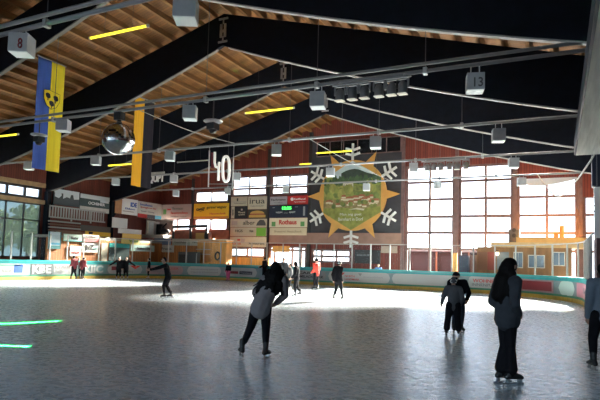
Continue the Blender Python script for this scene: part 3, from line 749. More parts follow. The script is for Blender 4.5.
sign('stand_door', 'dark teal doorway panel behind the pair of dark skaters', 'door', ground(lface(108.5, 243.5, 260.5, 129, 243, 259.5, XP)), mat('doorway_teal', (.03, .065, .065), .4), (), [(.5, .93, .98, .12, TEAL)])
sign('advertising_sign', 'long pale teal banner with dark lettering right of the dark doorway', 'sign', lface(130.5, 245.3, 251.8, 154, 245, 251.2, XP), mat('pale_teal', (.36, .52, .50), .5), [('Steinhauer & Söhne', .55, .5, .6, .4, DKTXT)])
sign('advertising_sign', 'yellow panel with green lettering above the pale teal banner', 'sign', lface(121, 238.7, 244.6, 139, 238.5, 244.2, XP), mat('pale_yellow', (.62, .52, .16), .5), [('Vogel', .65, .55, .5, .5, GREENTXT, .02)])
sign('long_blank_sign', 'long white board lying under the plain white wall board', 'board', lface(118, 228.8, 233.8, 141, 229.5, 234, XL+1.1), WHITE)
sign('yellow_sign', 'yellow panel just below the long white shelf board', 'sign', lface(122, 233.8, 238.5, 141, 234, 238.5, XL+1.3), mat('warm_yellow', (.60, .40, .09), .5))
# commentary box in the corner
cb = empty('commentary_box', (-30.6, 36.2, 2.9), 'open pale commentary box on a white ledge in the hall corner', 'booth')
F = gface(140.5, 220.5, 167.5, 235, 36.6); X0, X1, Z0, Z1 = XL+.3, F.o.x+F.w, F.o.z, F.o.z+F.h
b = MB(); b.box((X0-.2, 36.0, Z0-.28), (X1+.05, 37.4, Z0), OFFWHITE); b.build('ledge', cb)
b = MB(); b.box((X0, 37.3, Z0), (X1, 37.4, Z1), mat('box_back', (.40, .36, .32), .6)); b.build('back_panel', cb)
for xx in (X0,): b = MB(); b.box((xx, 36.2, Z0), (xx+.08, 37.3, Z1), OFFWHITE); b.build('side_panel', cb)
b = MB(); b.box((X0-.05, 36.2, Z1), (X1+.05, 37.4, Z1+.08), mat('box_roof', (.34, .28, .24), .6)); b.build('roof', cb)
b = MB(); b.box((X0+.12, 36.4, Z0), (X0+.72, 37.1, Z1-.1), WHITE); tag(b.build('white_cabinet'), 'white cabinet standing at the left inside the commentary box', 'cabinet')
b = MB(); b.ellipsoid((X0+1.62, 36.7, Z0+.3), (.62, .3, .3), BLACK); b.box((X0+.95, 36.45, Z0), (X0+1.45, 36.95, Z0+.95), BLACK); b.tube([(X0+1.3, 36.6, Z0+.5), (X0+1.7, 36.5, Z0+.75), (X0+2.05, 36.5, Z0+1.0)], .07, BLACK)
tag(b.build('black_bag', smooth=True), 'black covered bundle sitting in the commentary box', 'bag')
# gallery under the two low gable windows
gl = empty('gallery_parapet', (-28, 36.8, 2.7), 'red brown gallery parapet with a dark tubular rail below the low gable windows', 'parapet')
F = gface(171.5, 230.5, 228.5, 241, 36.9)
b = MB(); b.frame_box(F.o, F.u*F.w, F.v*F.h, (0, .1, 0), mat('rust_board', (.24, .06, .03), .6, var=.2)); b.build('panel', gl)
A = [AY(x, y, 36.7) for x, y in ((173, 240), (173.5, 227), (207, 226), (208, 240))]; b = MB(); b.tube(A, .13, BLACK); b.build('rail', gl)
for x in (190.5,): b = MB(); b.tube([AY(x, 227, 36.7), AY(x, 240, 36.7)], .11, BLACK); b.build('rail_post', gl)
sign('ochre_sign', 'small ochre board leaning on the gallery parapet', 'board', gface(196, 233, 206, 239.5, 36.65), mat('ochre', (.5, .30, .08), .6))
b = MB(); c = AY(206.5, 236, 36.5); b.ellipsoid(c, (.2, .2, .45), BLACK); b.ellipsoid(c+Vector((.35, 0, .0)), (.16, .16, .3), mat('rose', (.5, .25, .25), .6)); b.ellipsoid(c+Vector((0, 0, .55)), .14, BLACK)
tag(b.build('hanging_coats', smooth=True), 'dark and rose coats hung at the right end of the gallery rail', 'coat')
BULB = mat('bulb_glow', (1, .72, .38), .4, emit=6.)
def small_lamp(c, label):
    b = MB(); b.lathe(c, [(.10, .1), (.12, .0), (.07, -.02)], DARKGREY); o = b.build('wall_lamp'); tag(o, label, 'lamp', 'small lit lamps')
    b = MB(); b.ellipsoid(Vector(c)+Vector((0, 0, -.1)), .11, BULB); b.build('bulb', o, smooth=True)
small_lamp(AY(214, 238.5, 36.4), 'small lit warm lamp above the orange kiosk'); small_lamp(AX(108, 238, -30.7), 'small lit warm lamp on the planked stand front, above the beige door leaf')
small_lamp(AY(497, 252, 35.6), 'small lit lantern at the left corner of the wooden cabin')
# panels on the back planks
for x0, y0, x1, y1, m_, lb, tx in ((154.5, 238.3, 171, 244.8, mat('slate_blue', (.14, .20, .32), .5), 'slate blue panel below the commentary box', ''), (160, 245.2, 174, 252.2, mat('grey_white', (.52, .54, .50), .5), 'grey white panel with small lettering below the slate blue panel', 'Praxis'),
        (172.5, 238.8, 190.5, 245.5, mat('grey_green', (.36, .40, .34), .5), 'grey green banner below the left end of the gallery rail', 'Gasthaus'), (190.8, 239, 205, 245.8, mat('pale_stone', (.50, .48, .42), .5), 'pale stone coloured banner left of the orange kiosk roof', 'Metzgerei')):
    sign('advertising_sign', lb, 'sign', gface(x0, y0, x1, y1, 36.3), m_, [(tx, .5, .5, .7, .35, DKTXT)] if tx else ())
# orange kiosk, left of the tall sign block
ks = empty('snack_kiosk', (-24, 35.5, 0), 'orange wooden snack kiosk with lit shelves behind the end boards', 'kiosk')
F = gface(192, 240.5, 226.5, 262, 35.4); X0, X1, Z1 = F.o.x, F.o.x+F.w, F.o.z+F.h; KW = mat('kiosk_wood', (.68, .32, .08), .6, var=.25, scale=2, stretch=(4, 1, .5))
b = MB(); b.box((X0, 36.1, 0), (X1, 36.2, Z1), KW); b.build('back_wall', ks)
b = MB(); b.box((X1-1.5, 35.35, 0), (X1, 36.1, Z1), KW); b.build('side_cupboard', ks)
b = MB(); b.box((X0, 35.2, 0), (X1-1.5, 35.5, 1.3), KW); b.build('counter', ks)
b = MB(); b.box((X0-.1, 35.1, Z1), (X1+.1, 36.3, Z1+.1), BEIGE); b.build('roof', ks)
for zz in (1.9, 2.3): b = MB(); b.box((X0+.1, 35.8, zz), (X1-1.6, 36.1, zz+.06), BEIGE); b.build('shelf', ks)
b = MB(); c = AY(217.5, 256, 35.25); b.tube([c+Vector((.22*math.cos(i*.3927), 0, .3*math.sin(i*.3927))) for i in range(17)], .07, mat('wreath', (.05, .04, .02), .8)); tag(b.build('wreath'), 'dark wreath hanging on the orange kiosk cupboard', 'wreath')
sign('dark_fridge', 'dark drinks fridge left of the kiosk', 'fridge', ground(gface(182, 252, 190, 264, 35.3)), DARKGREY, (), [(.5, .6, .8, .6, BLACK)], t=.5)
sign('dark_fridge', 'dark drinks fridge with a pale edge, against the kiosk counter', 'fridge', ground(gface(191, 252, 200, 264, 35.1)), DARKGREY, (), [(.94, .5, .1, .9, PALE)], t=.4)
# orange ledge and doors under the tall sign blocks
b = MB(); F = gface(226, 257.5, 269, 264, 37.4); b.frame_box(F.o+Vector((0, 0, -1.2)), F.u*F.w, F.v*(F.h+1.2), (0, .2, 0), mat('kiosk_wood', (.58, .27, .06))); tag(b.build('timber_ledge'), 'orange timber ledge under the low window of the tall sign block', 'ledge')
b = MB(); F = gface(272.5, 246, 289, 252, 37.5); b.frame_box(F.o, F.u*F.w, F.v*F.h, (0, .15, 0), mat('kiosk_wood', (.58, .27, .06))); tag(b.build('mounted_header_board'), 'orange timber header board over the bright doors', 'board')
b = MB(); F = gface(354.5, 250, 380, 263.5, 37.9); b.frame_box(F.o, F.u*F.w, F.v*F.h, (0, .1, 0), mat('dark_poster', (.035, .03, .03), .4)); o = b.build('hanging_poster')
tag(o, 'dark poster with pale lettering right of the low window below the mural', 'poster'); place_text('EISLAUF', F.o, F.u, F.v, F.n, F.w*.35, F.h*.62, F.w*.5, F.h*.14, MIDGREY, o, off=.01)
b = MB(); F = gface(381, 246, 397, 253, 37.9); b.frame_box(F.o, F.u*F.w, F.v*F.h, (0, .1, 0), mat('pink_board', (.42, .30, .24), .6)); tag(b.build('pale_wall_sign'), 'pale pinkish board left of the big windows, below the mural', 'board')
# wooden cabin on the right
CW = mat('cabin_ply', (.27, .14, .058), .6, var=.25, scale=1.6, stretch=(3, 3, .6)); CRF = mat('cabin_roof', (.58, .38, .17), .6, var=.12)
F = gface(477, 247.5, 572, 268, 36.0); X0, X1, Z1 = F.o.x, F.o.x+F.w, F.o.z+F.h
cab = empty('wooden_cabin', ((X0+X1)/2, 36.6, 0), 'plywood cabin with a pale overhanging flat roof behind the right end boards', 'cabin')
b = MB(); b.box((X0, 36, 0), (X1, 36.12, Z1), CW); b.build('front_wall', cab)
for xx in (X0, X1-.12): b = MB(); b.box((xx, 36.12, 0), (xx+.12, 38.0, Z1), CW); b.build('side_wall', cab)
b = MB(); b.box((X0+.9, 35.5, Z1), (X1+.9, 38.0, Z1+.3), CRF); b.build('roof', cab)
b = MB(); b.box((X0+2.4, 35.45, Z1+.3), (X1+.9, 36.3, Z1+.62), ORANGE); b.build('roof_fascia', cab)
for x0, x1, y0, y1 in ((513.5, 523, 252, 268), (528, 545, 255, 268), (553, 565, 252, 266)):
    f = gface(x0, y0, x1, y1, 36.0); b = MB(); b.frame_box(f.o+f.n*.0, f.u*f.w, f.v*f.h, f.n*.05, OFFWHITE); w_ = b.build('window_frame', cab)
    for q in (0, 1): b = MB(); b.frame_box(f.P(.06+.47*q, .06, .05), f.u*f.w*.41, f.v*f.h*.88, f.n*.01, mat('cabin_glass', (.10, .15, .20), .15)); b.build('pane', w_)
for x0, x1, m_ in ((478, 487, mat('cabin_door_brown', (.24, .11, .06), .6)), (487.5, 496, mat('cabin_door_red', (.30, .07, .05), .6)), (497, 509, mat('cabin_slate', (.17, .20, .23), .6))):
    f = gface(x0, 252, x1, 270, 36.0); b = MB(); b.frame_box(f.o, f.u*f.w, f.v*f.h, f.n*.06, m_); b.build('door', cab)
sign('blue_locker', 'dark blue locker left of the wooden cabin', 'locker', ground(gface(460, 255.5, 469.5, 270, 35.6)), NAVY, (), [(.5, .5, .06, .9, BLACK)], t=.4)
sign('timber_upright', 'narrow orange timber upright left of the dark blue locker', 'post', ground(gface(453, 253, 457.5, 268, 35.7)), mat('kiosk_wood', (.58, .27, .06)), t=.15)
sign('timber_door', 'brown timber panel right of the dark blue locker', 'door', ground(gface(470.5, 255, 477, 270, 35.9)), BROWN, t=.08)
b = MB()
for i, h in enumerate((.45, .85)): b.box((X1-1.0+.32*i, 36.4, Z1+.3), (X1-.73+.32*i, 36.9, Z1+.55+h), ORANGE)
tag(b.build('timber_stack'), 'orange timber blocks standing on the cabin roof by the window post', 'timber')
b = MB(); q = AY(514.5, 246, 37); b.box((q.x-.32, 36.6, Z1+.3), (q.x+.32, 37.1, Z1+1.15), DARKGREY); o = tag(b.build('loudspeaker'), 'dark box loudspeaker on the cabin roof against the window post', 'loudspeaker')
for dz in (.5, .85): b = MB(); b.prism([Vector((q.x+.13*math.cos(i*.5236), 36.6, Z1+.28+dz+.13*math.sin(i*.5236))) for i in range(12)], (0, -.02, 0), BLACK); b.build('speaker_cone', o)
# right side: tall red brown hut, white column with bracket and hanging navy banner
b = MB(); q = AY(592, 262, 25.5); HX = q.x
b.box((1.2, 21.0, 0), (4.6, 22.6, AY(595, 238, 21.0).z), mat('hut_red', (.10, .03, .03), .6)); hut = tag(b.build('penalty_hut'), 'dark red hut at the right edge behind the boards', 'hut')
sign('x', '', '', Face((1.33, 21.0, 1.85), (1, 0, 0), (0, 0, 1), (0, -1, 0), .22, .26), PALE, parent=hut).name = 'notice'
# ------------------------------------------------------------------ pipes hung under the beams, and what hangs from them
PZ = 6.8
pipe_words = ['at top left, over the two nearest light boxes', 'carrying the mirror ball and the row of six spotlights', 'carrying the light number 40', 'carrying the small spotlight row before the big windows', 'farthest of the row, against the gable wall']
pipe_span = [(-26, 5.0), (-31, 5.0), (XL+.05, 5.0), (XL+.05, 5.0), (XL+.05, 5.0)]
for Y, wd, (xa, xb) in zip(BEAM_Y[1:], pipe_words, pipe_span):
    r = empty('hanging_pipe', ((xa+xb)/2, Y, PZ), 'grey double pipe across the hall, '+wd if Y < 15 else 'grey pipe across the hall, '+wd, 'pipe', 'grey pipes across the hall')
    b = MB(); b.tube([(xa, Y, PZ), (xb, Y, PZ)], .055, PIPE, 8); b.build('pipe', r, smooth=True)
    if Y < 15:
        b = MB(); b.tube([(xa, Y-.02, PZ+.20), (xb, Y-.02, PZ+.20)], .05, PIPE, 8); b.build('pipe', r, smooth=True)
    for x in [RX+s*d for s in (-1, 1) for d in (3.6, 7.6, 10.8, 14.5)]:
        if not xa < x < xb: continue
        zt = beam_bot(x)-.06
        if zt < PZ+.25: continue
        b = MB(); b.tube([(x, Y, PZ), (x, Y, zt)], .011, mat('dark_steel', (.13, .13, .14), .5, .3), 5); b.box((x-.05, Y-.08, PZ-.09), (x+.05, Y+.08, PZ+.09), STEEL); b.build('hanger_rod', r)
BOXSIDE = mat('floodlight_housing', (.40, .42, .43), .5, var=.1); BOXLENS = mat('floodlight_lens', (.72, .78, .76), .3, emit=.06)
FG = 'box floodlights on the hanging pipes'
def floodlight(px, py, k, label, size=.43, rot=.5, number=None):
    Y = BEAM_Y[k]; c = AY(px, py, Y-.0); s = size/2
    r = empty('floodlight', (c.x, Y, c.z-s), label, 'floodlight', FG)
    def corner(x, y, z): ca, sa = math.cos(rot), math.sin(rot); return Vector((c.x+x*ca-y*sa, Y+x*sa+y*ca, c.z+z))
    u = corner(1, 0, 0)-corner(0, 0, 0); v = corner(0, 1, 0)-corner(0, 0, 0)
    b = MB(); b.frame_box(corner(-s, -s, -s*.92), u*2*s, v*2*s, (0, 0, 2*s), BOXSIDE); b.build('housing', r)
    b = MB(); b.frame_box(corner(-s*.95, -s*.95, -s*1.0), u*1.9*s, v*1.9*s, (0, 0, .08*s), BOXLENS); b.build('lens', r)
    b = MB(); zt = max(PZ-.03, c.z+s+.05)
    for q in (-.5, .5): b.bar(corner(q*s, 0, s*1.0), Vector((corner(q*s, 0, 0).x, Y, zt)), .025, .025, STEEL)
    b.bar(corner(-s*.6, 0, s*1.06), corner(s*.6, 0, s*1.06), .04, .04, STEEL); b.build('bracket', r)
    if number: place_text(number, corner(0, -s, 0), u, (0, 0, 1), -v, .06, -.02, .22 if len(number) > 1 else .1, .24, DARKRED if number == '8' else DARKGREY, r, off=.002, bold=.01)
    return r
for px, py, k, lb, nr in (
    (22, 46, 1, 'grey box floodlight with a red number at top left', '8'), (186, 11, 1, 'large grey box floodlight at the top edge, right of the long yellow tube', None),
    (63.5, 126, 2, 'grey box floodlight overlapping the right edge of the blue and yellow flag', None), (190, 113.5, 2, 'grey box floodlight right of the orange banner, on the ball pipe', None),
    (318, 101, 2, 'grey box floodlight just left of the six spotlights', None), (475, 84, 2, 'grey box floodlight numbered 13, right of the six spotlights', '13'),
    (29, 166, 3, 'small box floodlight half behind the foot of the blue and yellow flag', None), (96, 161, 3, 'small pale box floodlight below left of the mirror ball', None), (170, 156.5, 3, 'small pale box floodlight right of the dark banner half, on the number pipe', None),
    (276.5, 150.5, 3, 'small box floodlight right of the light number 40', None), (375.6, 143, 3, 'small box floodlight above the upper right ray of the sun mural', None), (498.5, 136, 3, 'small grey box floodlight on the number pipe over the right windows', None),
    (115.8, 182, 4, 'tiny box floodlight left of the orange banner foot', None), (174, 179, 4, 'tiny box floodlight right of the silver letters', None), (237, 177, 4, 'tiny box floodlight at the left of the high window above the irua sign', None), (330.5, 172.5, 4, 'tiny box floodlight before the upper left snowflake arm of the mural', None),
    (413.5, 168, 4, 'tiny box floodlight at the left end of the small spotlight row', None), (513.5, 163.5, 4, 'tiny box floodlight over the post right of the second big window', None),
    (176, 193.5, 5, 'tiny box floodlight on the farthest pipe above the pinkish sign', None), (227.6, 191.5, 5, 'tiny box floodlight on the farthest pipe above the mustard sign', None), (285.8, 189.6, 5, 'tiny box floodlight on the farthest pipe above the violet grey sign', None), (366.5, 187.5, 5, 'tiny box floodlight before the painted forest of the mural', None),
    (437.5, 185.5, 5, 'tiny box floodlight before the first big window', None), (521.5, 182, 5, 'tiny box floodlight at the top left of the third big window', None)):
    floodlight(px, py, k, lb, number=nr, rot=.5 if px < 300 else .25)
# rows of theatre spotlights
LENS = mat('spot_lens', (.80, .77, .66), .2, emit=.12); CAN = mat('spot_can', (.17, .175, .18), .45, .4); CANPALE = mat('spot_can_grey', (.26, .24, .24), .5, .3)
def spot_row(Y, x0px, x1px, ypx, drops, size, canmat, label_bar, words, group, tilt):
    a, e = AY(x0px, ypx[0], Y), AY(x1px, ypx[1], Y)
    r = empty('lighting_bar', ((a.x+e.x)/2, Y-.12, PZ-.12), label_bar, 'lighting bar')
    b = MB(); b.tube([(a.x, Y-.12, PZ-.12), (e.x, Y-.12, PZ-.12)], .03, PIPE, 6)
    for x in (a.x+.2, e.x-.2): b.bar((x, Y-.12, PZ-.1), (x, Y, PZ+.0), .04, .04, STEEL)
    b.build('bar', r)
    proto = None
    for px, wd in zip(drops, words):
        x = AY(px, (ypx[0]+ypx[1])/2+9, Y-.12).x
        if proto is None:
            o = proto = empty('spotlight', (x, Y-.12, PZ-.15-size), '', 'spotlight', group)
            c = Vector((x, Y-.12, PZ-.18)); h = size
            b = MB()
            for s in (-1, 1): b.bar(c+Vector((s*h*.36, 0, 0)), c+Vector((s*h*.36, 0, -h*.6)), .03, .05, canmat)
            b.bar(c+Vector((-h*.36, 0, 0)), c+Vector((h*.36, 0, 0)), .04, .04, canmat); b.build('yoke', o)
            b = MB(); b.lathe(c+Vector((0, 0, -h*.95)), [(h*.30, 0), (h*.30, h*.45), (h*.22, h*.72), (h*.12, h*.8)], canmat, 14); b.build('can', o, smooth=False)
            b = MB(); b.frame_box(c+Vector((-h*.28, -h*.3, -h*1.06)), (h*.56, 0, 0), (0, h*.6, h*.06*tilt), (0, 0, .03), LENS); b.build('lens', o)
            o['label'] = wd
        else:
            o = copy_tree(proto); o.location.x = x; o['label'] = wd
spot_row(13.98, 334, 412, (88, 81), (340, 352.5, 364.5, 379, 391.5, 402.5), .42, CAN, 'lighting bar with six spotlights under the ball pipe, top centre right',
    ['leftmost spotlight of the row of six, beside the grey box floodlight', 'second spotlight from the left in the row of six', 'third spotlight from the left in the row of six', 'third spotlight from the right in the row of six', 'second spotlight from the right in the row of six', 'rightmost spotlight of the row of six'], 'six spotlights on the near bar', 1)
spot_row(26.08, 422, 470, (162, 159.5), (427, 434, 441, 449.5, 457, 466), .42, CANPALE, 'lighting bar before the big windows with small grey spotlights',
    ['leftmost small spotlight before the big windows', 'second from left of the small spotlights before the big windows', 'third from left of the small spotlights before the big windows', 'third from right of the small spotlights before the big windows', 'second from right of the small spotlights before the big windows', 'rightmost small spotlight before the big windows'], 'six small spotlights on the far bar', 1)
# tube lights
TUBE = mat('yellow_tube', (.9, .76, .04), .4, emit=.7); TUBEOFF = mat('unlit_tube', (.60, .58, .45), .4)
for pa, pb, Y, lb, m_ in (((91, 38), (147, 26), 12.65, 'long glowing yellow tube light high on the left, largest in view', TUBE), ((-16, 137.5), (17.5, 135), 17.4, 'glowing yellow tube light at the left edge behind the flag', TUBE),
        ((246, 113), (293, 108), 22.3, 'glowing yellow tube light left of the six spotlights, under the ridge', TUBE), ((317, 153), (352, 151), 32.6, 'glowing yellow tube light above the top left of the sun mural', TUBE),
        ((109, 165.5), (132, 164), 25.4, 'glowing yellow tube light directly below the mirror ball', TUBE), ((178, 162.5), (208, 160), 31.5, 'unlit pale tube light left of the light number 40', TUBEOFF), ((300, 164.5), (311, 163.5), 35.3, 'short glowing yellow tube light just left of the mural', TUBE)):
    A, B = AY(*pa, Y), AY(*pb, Y); zz = (A.z+B.z)/2; A.z = B.z = zz
    r = empty('hanging_tube_light', (A+B)/2, lb, 'tube light', 'tube lights under the roof')
    b = MB(); b.tube([A, B], .045, m_, 10); b.build('tube', r, smooth=True)
    for p_, q_ in ((A-Vector((.07, 0, 0)), A), (B, B+Vector((.07, 0, 0)))): b = MB(); b.tube([p_, q_], .06, STEEL, 8); b.build('end_cap', r)
    b = MB()
    for q in (.25, .75):
        p = A.lerp(B, q); b.tube([p, (p.x, p.y, beam_top(p.x)+.05)], .008, DARKGREY, 4)
    b.build('suspension_wire', r)
# mirror ball
c = AY(118.3, 139, 13.98); RB_ = .58
ball = empty('mirror_ball', c-Vector((0, 0, RB_)), 'big silver mirror ball hanging from the pipe left of the orange banner', 'mirror ball')
MIRROR = mat('mirror_facets', (.72, .74, .74), .12, 1.)
b = MB(); b.ellipsoid(c, RB_, MIRROR, 40, 24); b.build('mirror_sphere', ball)
b = MB(); b.tube([c+Vector((0, 0, RB_-.02)), (c.x, c.y, PZ-.2)], .02, DARKGREY, 6); b.build('hanger', ball)
b = MB(); b.box((c.x-.16, c.y-.12, PZ-.34), (c.x+.16, c.y+.12, PZ-.06), BLACK); b.lathe((c.x, c.y, PZ-.42), [(.05, 0), (.08, .08)], BLACK); b.build('motor', ball)
b = MB(); b.lathe(c+Vector((0, 0, RB_-.03)), [(.1, 0), (.1, .07), (.04, .09)], DARKGREY); b.build('cap', ball)
# effect projectors hanging low from the ball pipe
for px, y0, y1, lb in ((39, 131, 145, 'black effect projector hanging before the blue half of the flag'), (213, 119, 131, 'black effect projector with a pale disc, hanging right of the dark banner')):
    A = AY(px, (y0+y1)/2, 13.98)
    r = empty('effect_projector', A-Vector((0, 0, .25)), lb, 'projector', 'black effect projectors')
    b = MB(); b.box((A.x-.14, A.y-.16, A.z-.16), (A.x+.14, A.y+.16, A.z+.05), BLACK); b.lathe(A+Vector((0, 0, -.28)), [(.07, 0), (.12, .06), (.13, .14)], BLACK); b.build('housing', r)
    b = MB(); b.lathe(A+Vector((0, 0, .10)), [(.30, 0), (.32, .02), (.30, .04), (.05, .09)], STEEL, 18); b.build('mounting_disc', r)
    b = MB(); b.tube([A+Vector((0, 0, .1)), (A.x, A.y, PZ)], .022, DARKGREY, 6); b.build('hanger', r)
# the two long cloth flags hang along the ridge direction
def cloth(b, X, ya, yb, z0, z1, m_, amp, k):
    nu, nv = 14, 24; vs = []; fs = []
    for side in (0, 1):
        for j in range(nv+1):
            for i in range(nu+1):
                y = ya+(yb-ya)*i/nu; z = z1+(z0-z1)*j/nv
                x = X+amp*(j/nv*.6+.4)*math.sin(y*k)+.012*side
                vs.append(Vector((x, y, z)))
    n1 = (nu+1)*(nv+1)
    for side in (0, 1):
        for j in range(nv):
            for i in range(nu):
                a = side*n1+j*(nu+1)+i; f = (a, a+1, a+nu+2, a+nu+1); fs.append(f if side else f[::-1])
    for j in range(nv):
        for i in (0, nu):
            a = j*(nu+1)+i; q = (a, a+nu+1, a+n1+nu+1, a+n1); fs.append(q)
    for i in range(nu):
        for j in (0, nv):
            a = j*(nu+1)+i; fs.append((a, a+1, a+n1+1, a+n1))
    b.add(vs, fs, m_)
CLB = mat('blue_cloth', (.06, .13, .50), .8, var=.12, scale=3, stretch=(1, 6, .3)); CLY = mat('yellow_cloth', (.95, .74, .03), .8, var=.08, scale=3, stretch=(1, 6, .3))
CLO = mat('orange_cloth', (.95, .46, .02), .8, var=.1, scale=3, stretch=(1, 6, .3)); CLD = mat('dark_violet_cloth', (.013, .010, .020), .85, var=.2, scale=3, stretch=(1, 6, .3))
XF = -21.9
pA, pB, pC = AX(38.4, 57, XF), AX(65.3, 66, XF), AX(51.9, 61.7, XF); zb = AX(44, 170, XF).z; zt = (pA.z+pB.z)/2
fl = empty('hanging_flag', (XF, pC.y, zb), 'long blue and yellow flag with a three tree crest, hanging at upper left', 'flag')
b = MB(); cloth(b, XF, pA.y, pC.y, zb, zt, CLB, .03, 9); b.build('blue_half', fl, smooth=True)
b = MB(); cloth(b, XF, pC.y, pB.y, zb, zt, CLY, .03, 9); b.build('yellow_half', fl, smooth=True)
b = MB(); b.tube([(XF, pA.y-.05, zt+.02), (XF, pB.y+.05, zt+.02)], .035, LATH, 8)
for y in (pA.y, pB.y): b.tube([(XF, y, zt), (XF, y, beam_top(XF)+.02)], .01, DARKGREY, 4)
b.build('flag_rod', fl)
cr = AX(50.5, 99.5, XF); b = MB(); W = (pB.y-pA.y)*.30; H = W*1.28
sh = [(-W, H*.62), (-W*.4, H*.72), (W*.4, H*.66), (W, H*.6), (W*.98, -.1*H), (W*.6, -.62*H), (0, -H*.86), (-.6*W, -.62*H), (-.98*W, -.1*H)]
b.prism([Vector((XF+.075, cr.y+p, cr.z+q)) for p, q in sh], (.012, 0, 0), BLACK)
b.prism([Vector((XF+.088, cr.y+p*.95, cr.z+q*.95)) for p, q in sh], (.006, 0, 0), CLY); shield_ = b.build('crest', fl)
for p, q in ((-.48, .22), (.48, .16), (0, -.36)):
    b = MB(); cc = Vector((XF+.095, cr.y+p*W, cr.z+q*H)); rr = W*.30
    b.prism([cc+Vector((0, rr*(1+.12*math.sin(i*5))*math.cos(i*PI/10), rr*(1+.12*math.cos(i*7))*math.sin(i*PI/10))) for i in range(20)], (.006, 0, 0), BLACK)
    b.frame_box(cc+Vector((0, -rr*.16, -rr*1.75)), (0, rr*.32, 0), (0, 0, rr*.9), (.006, 0, 0), BLACK); b.build('crest_tree', shield_)
pA, pB, pC = AX(135.5, 96, XF), AX(154.5, 103, XF), AX(144.8, 99.5, XF); zb = AX(140, 187, XF).z; zt = (pA.z+pB.z)/2
fl = empty('hanging_flag', (XF, pC.y, zb), 'narrow long orange and dark violet banner hanging right of the mirror ball', 'flag')
b = MB(); cloth(b, XF, pA.y, pC.y, zb, zt, CLO, .04, 8); b.build('orange_half', fl, smooth=True)
b = MB(); cloth(b, XF, pC.y, pB.y, zb, zt, CLD, .04, 8); b.build('dark_half', fl, smooth=True)
b = MB(); b.tube([(XF, pA.y-.05, zt+.02), (XF, pB.y+.05, zt+.02)], .035, LATH, 8)
for y in (pA.y, pB.y): b.tube([(XF, y, zt), (XF, y, beam_top(XF)+.02)], .01, DARKGREY, 4)
b.build('flag_rod', fl)
# light number 40 under the third pipe
Y = 20.03; NUM = mat('number_bulbs', (.92, .89, .82), .4, emit=.15)
def gp(x, y): p = AY(x, y, Y); p.y = Y; return p
nb = empty('hanging_light_number', gp(222, 186), 'white bulb number 40 hanging on two thin poles under the pipe', 'light number')
b = MB()
for p, q in (((209.5, 150.5), (208.3, 187)), ((233.5, 158), (232.3, 190))): b.tube([gp(*p), gp(*q)], .03, OFFWHITE, 6)
b.tube([gp(209.5, 150.5), (gp(209.5, 150.5).x, Y, PZ)], .015, STEEL, 5); b.tube([gp(233.5, 158), (gp(233.5, 158).x, Y, PZ)], .015, STEEL, 5)
b.tube([gp(208.6, 184), gp(232.5, 184)], .015, STEEL, 5); b.build('pole', nb)
b = MB(); b.tube([gp(214.8, 152), gp(214.6, 162), gp(215.4, 166.5), gp(218.5, 168)], .058, NUM, 8); b.tube([gp(219.2, 162), gp(218.6, 170), gp(218.3, 180.5)], .058, NUM, 8); b.build('numeral_four', nb, smooth=True)
b = MB(); b.prism([gp(210.8, 152.5), gp(213.6, 152.5), gp(213.8, 163), gp(215, 168), gp(211, 168)], (0, .04, 0), DARKRED); b.build('red_infill', nb)
b = MB(); b.tube([gp(226+3.3*math.copysign(abs(math.cos(t))**.7, math.cos(t)), 169+12.4*math.copysign(abs(math.sin(t))**.75, math.sin(t))) for t in [2*PI*i/28 for i in range(29)]], .068, NUM, 8, cap=False); b.build('numeral_zero', nb, smooth=True)
# silver letter sign in the far left corner
Y = 27.5; A = AY(148.5, 184, Y); B = AY(164.5, 174, Y)
r = empty('letter_sign', (( A.x+B.x)/2, Y, A.z), 'silver metal letters on a rail, right of the dark banner foot', 'letter sign')
b = MB(); b.box((A.x, Y-.03, B.z), (B.x, Y+.03, B.z+.16), STEEL)
for x in (A.x+.1, B.x-.1): b.tube([(x, Y, B.z+.1), (x, Y, beam_top(x))], .012, DARKGREY, 4)
b.build('rail', r)
me = text_mesh('QUPT', B.x-A.x, B.z-A.z-.02, depth=.04, bold=.02); me.transform(Matrix.Translation(((A.x+B.x)/2, Y-.02, (A.z+B.z)/2)) @ Matrix.Rotation(PI/2, 4, 'X')); me.materials.clear(); me.materials.append(mat('silver_letters', (.7, .7, .7), .3, .3)); link('lettering', me, r)
# cables strung between the pipes
for k, (x, ya, yb, za, zb, lb) in enumerate(((-13.2, 13.98, 20.03, 6.72, 6.85, 'thin cable strung from the mirror ball pipe to the number pipe, passing the orange banner'), (-9.6, 20.03, 32.13, 6.86, 6.86, 'thin cable strung between the far pipes above the mustard sign'))):
    b = MB(); b.tube([(x, ya+(yb-ya)*i/8, za+(zb-za)*i/8-.12*math.sin(PI*i/8)) for i in range(9)], .014, LATH, 5); tag(b.build('cable', smooth=True), lb, 'cable')
# pale soffit box along the right side
SB = mat('whitewashed_board', (.50, .50, .46), .7, var=.18, scale=2.5, stretch=(6, .3, 3))
q = AX(576, 155.5, .50); sz = q.z; y1 = q.y
r = empty('soffit_box', (2, 8, sz), 'whitewashed timber soffit box hanging at the top right edge', 'soffit')
b = MB(); b.box((.50, -4, sz), (4.6, y1, sz+.05), SB); b.build('underside_boards', r)
b = MB(); b.box((.45, -4, sz+.01), (.50, y1, sz+.42), NAVY); b.box((.5, y1-.05, sz+.05), (4.6, y1, sz+.42), NAVY); b.build('dark_fascia', r)
b = MB(); b.box((.5, -4, sz+.37), (4.6, y1-.05, sz+.42), NAVY); b.build('cover', r)
b = MB()
for y in (0, 9, y1-.4):
    for x in (1.2, 4.2): b.tube([(x, y, sz+.4), (x, y, beam_bot(x)+.4)], .02, DARKGREY, 5)
b.build('hanger_rod', r)
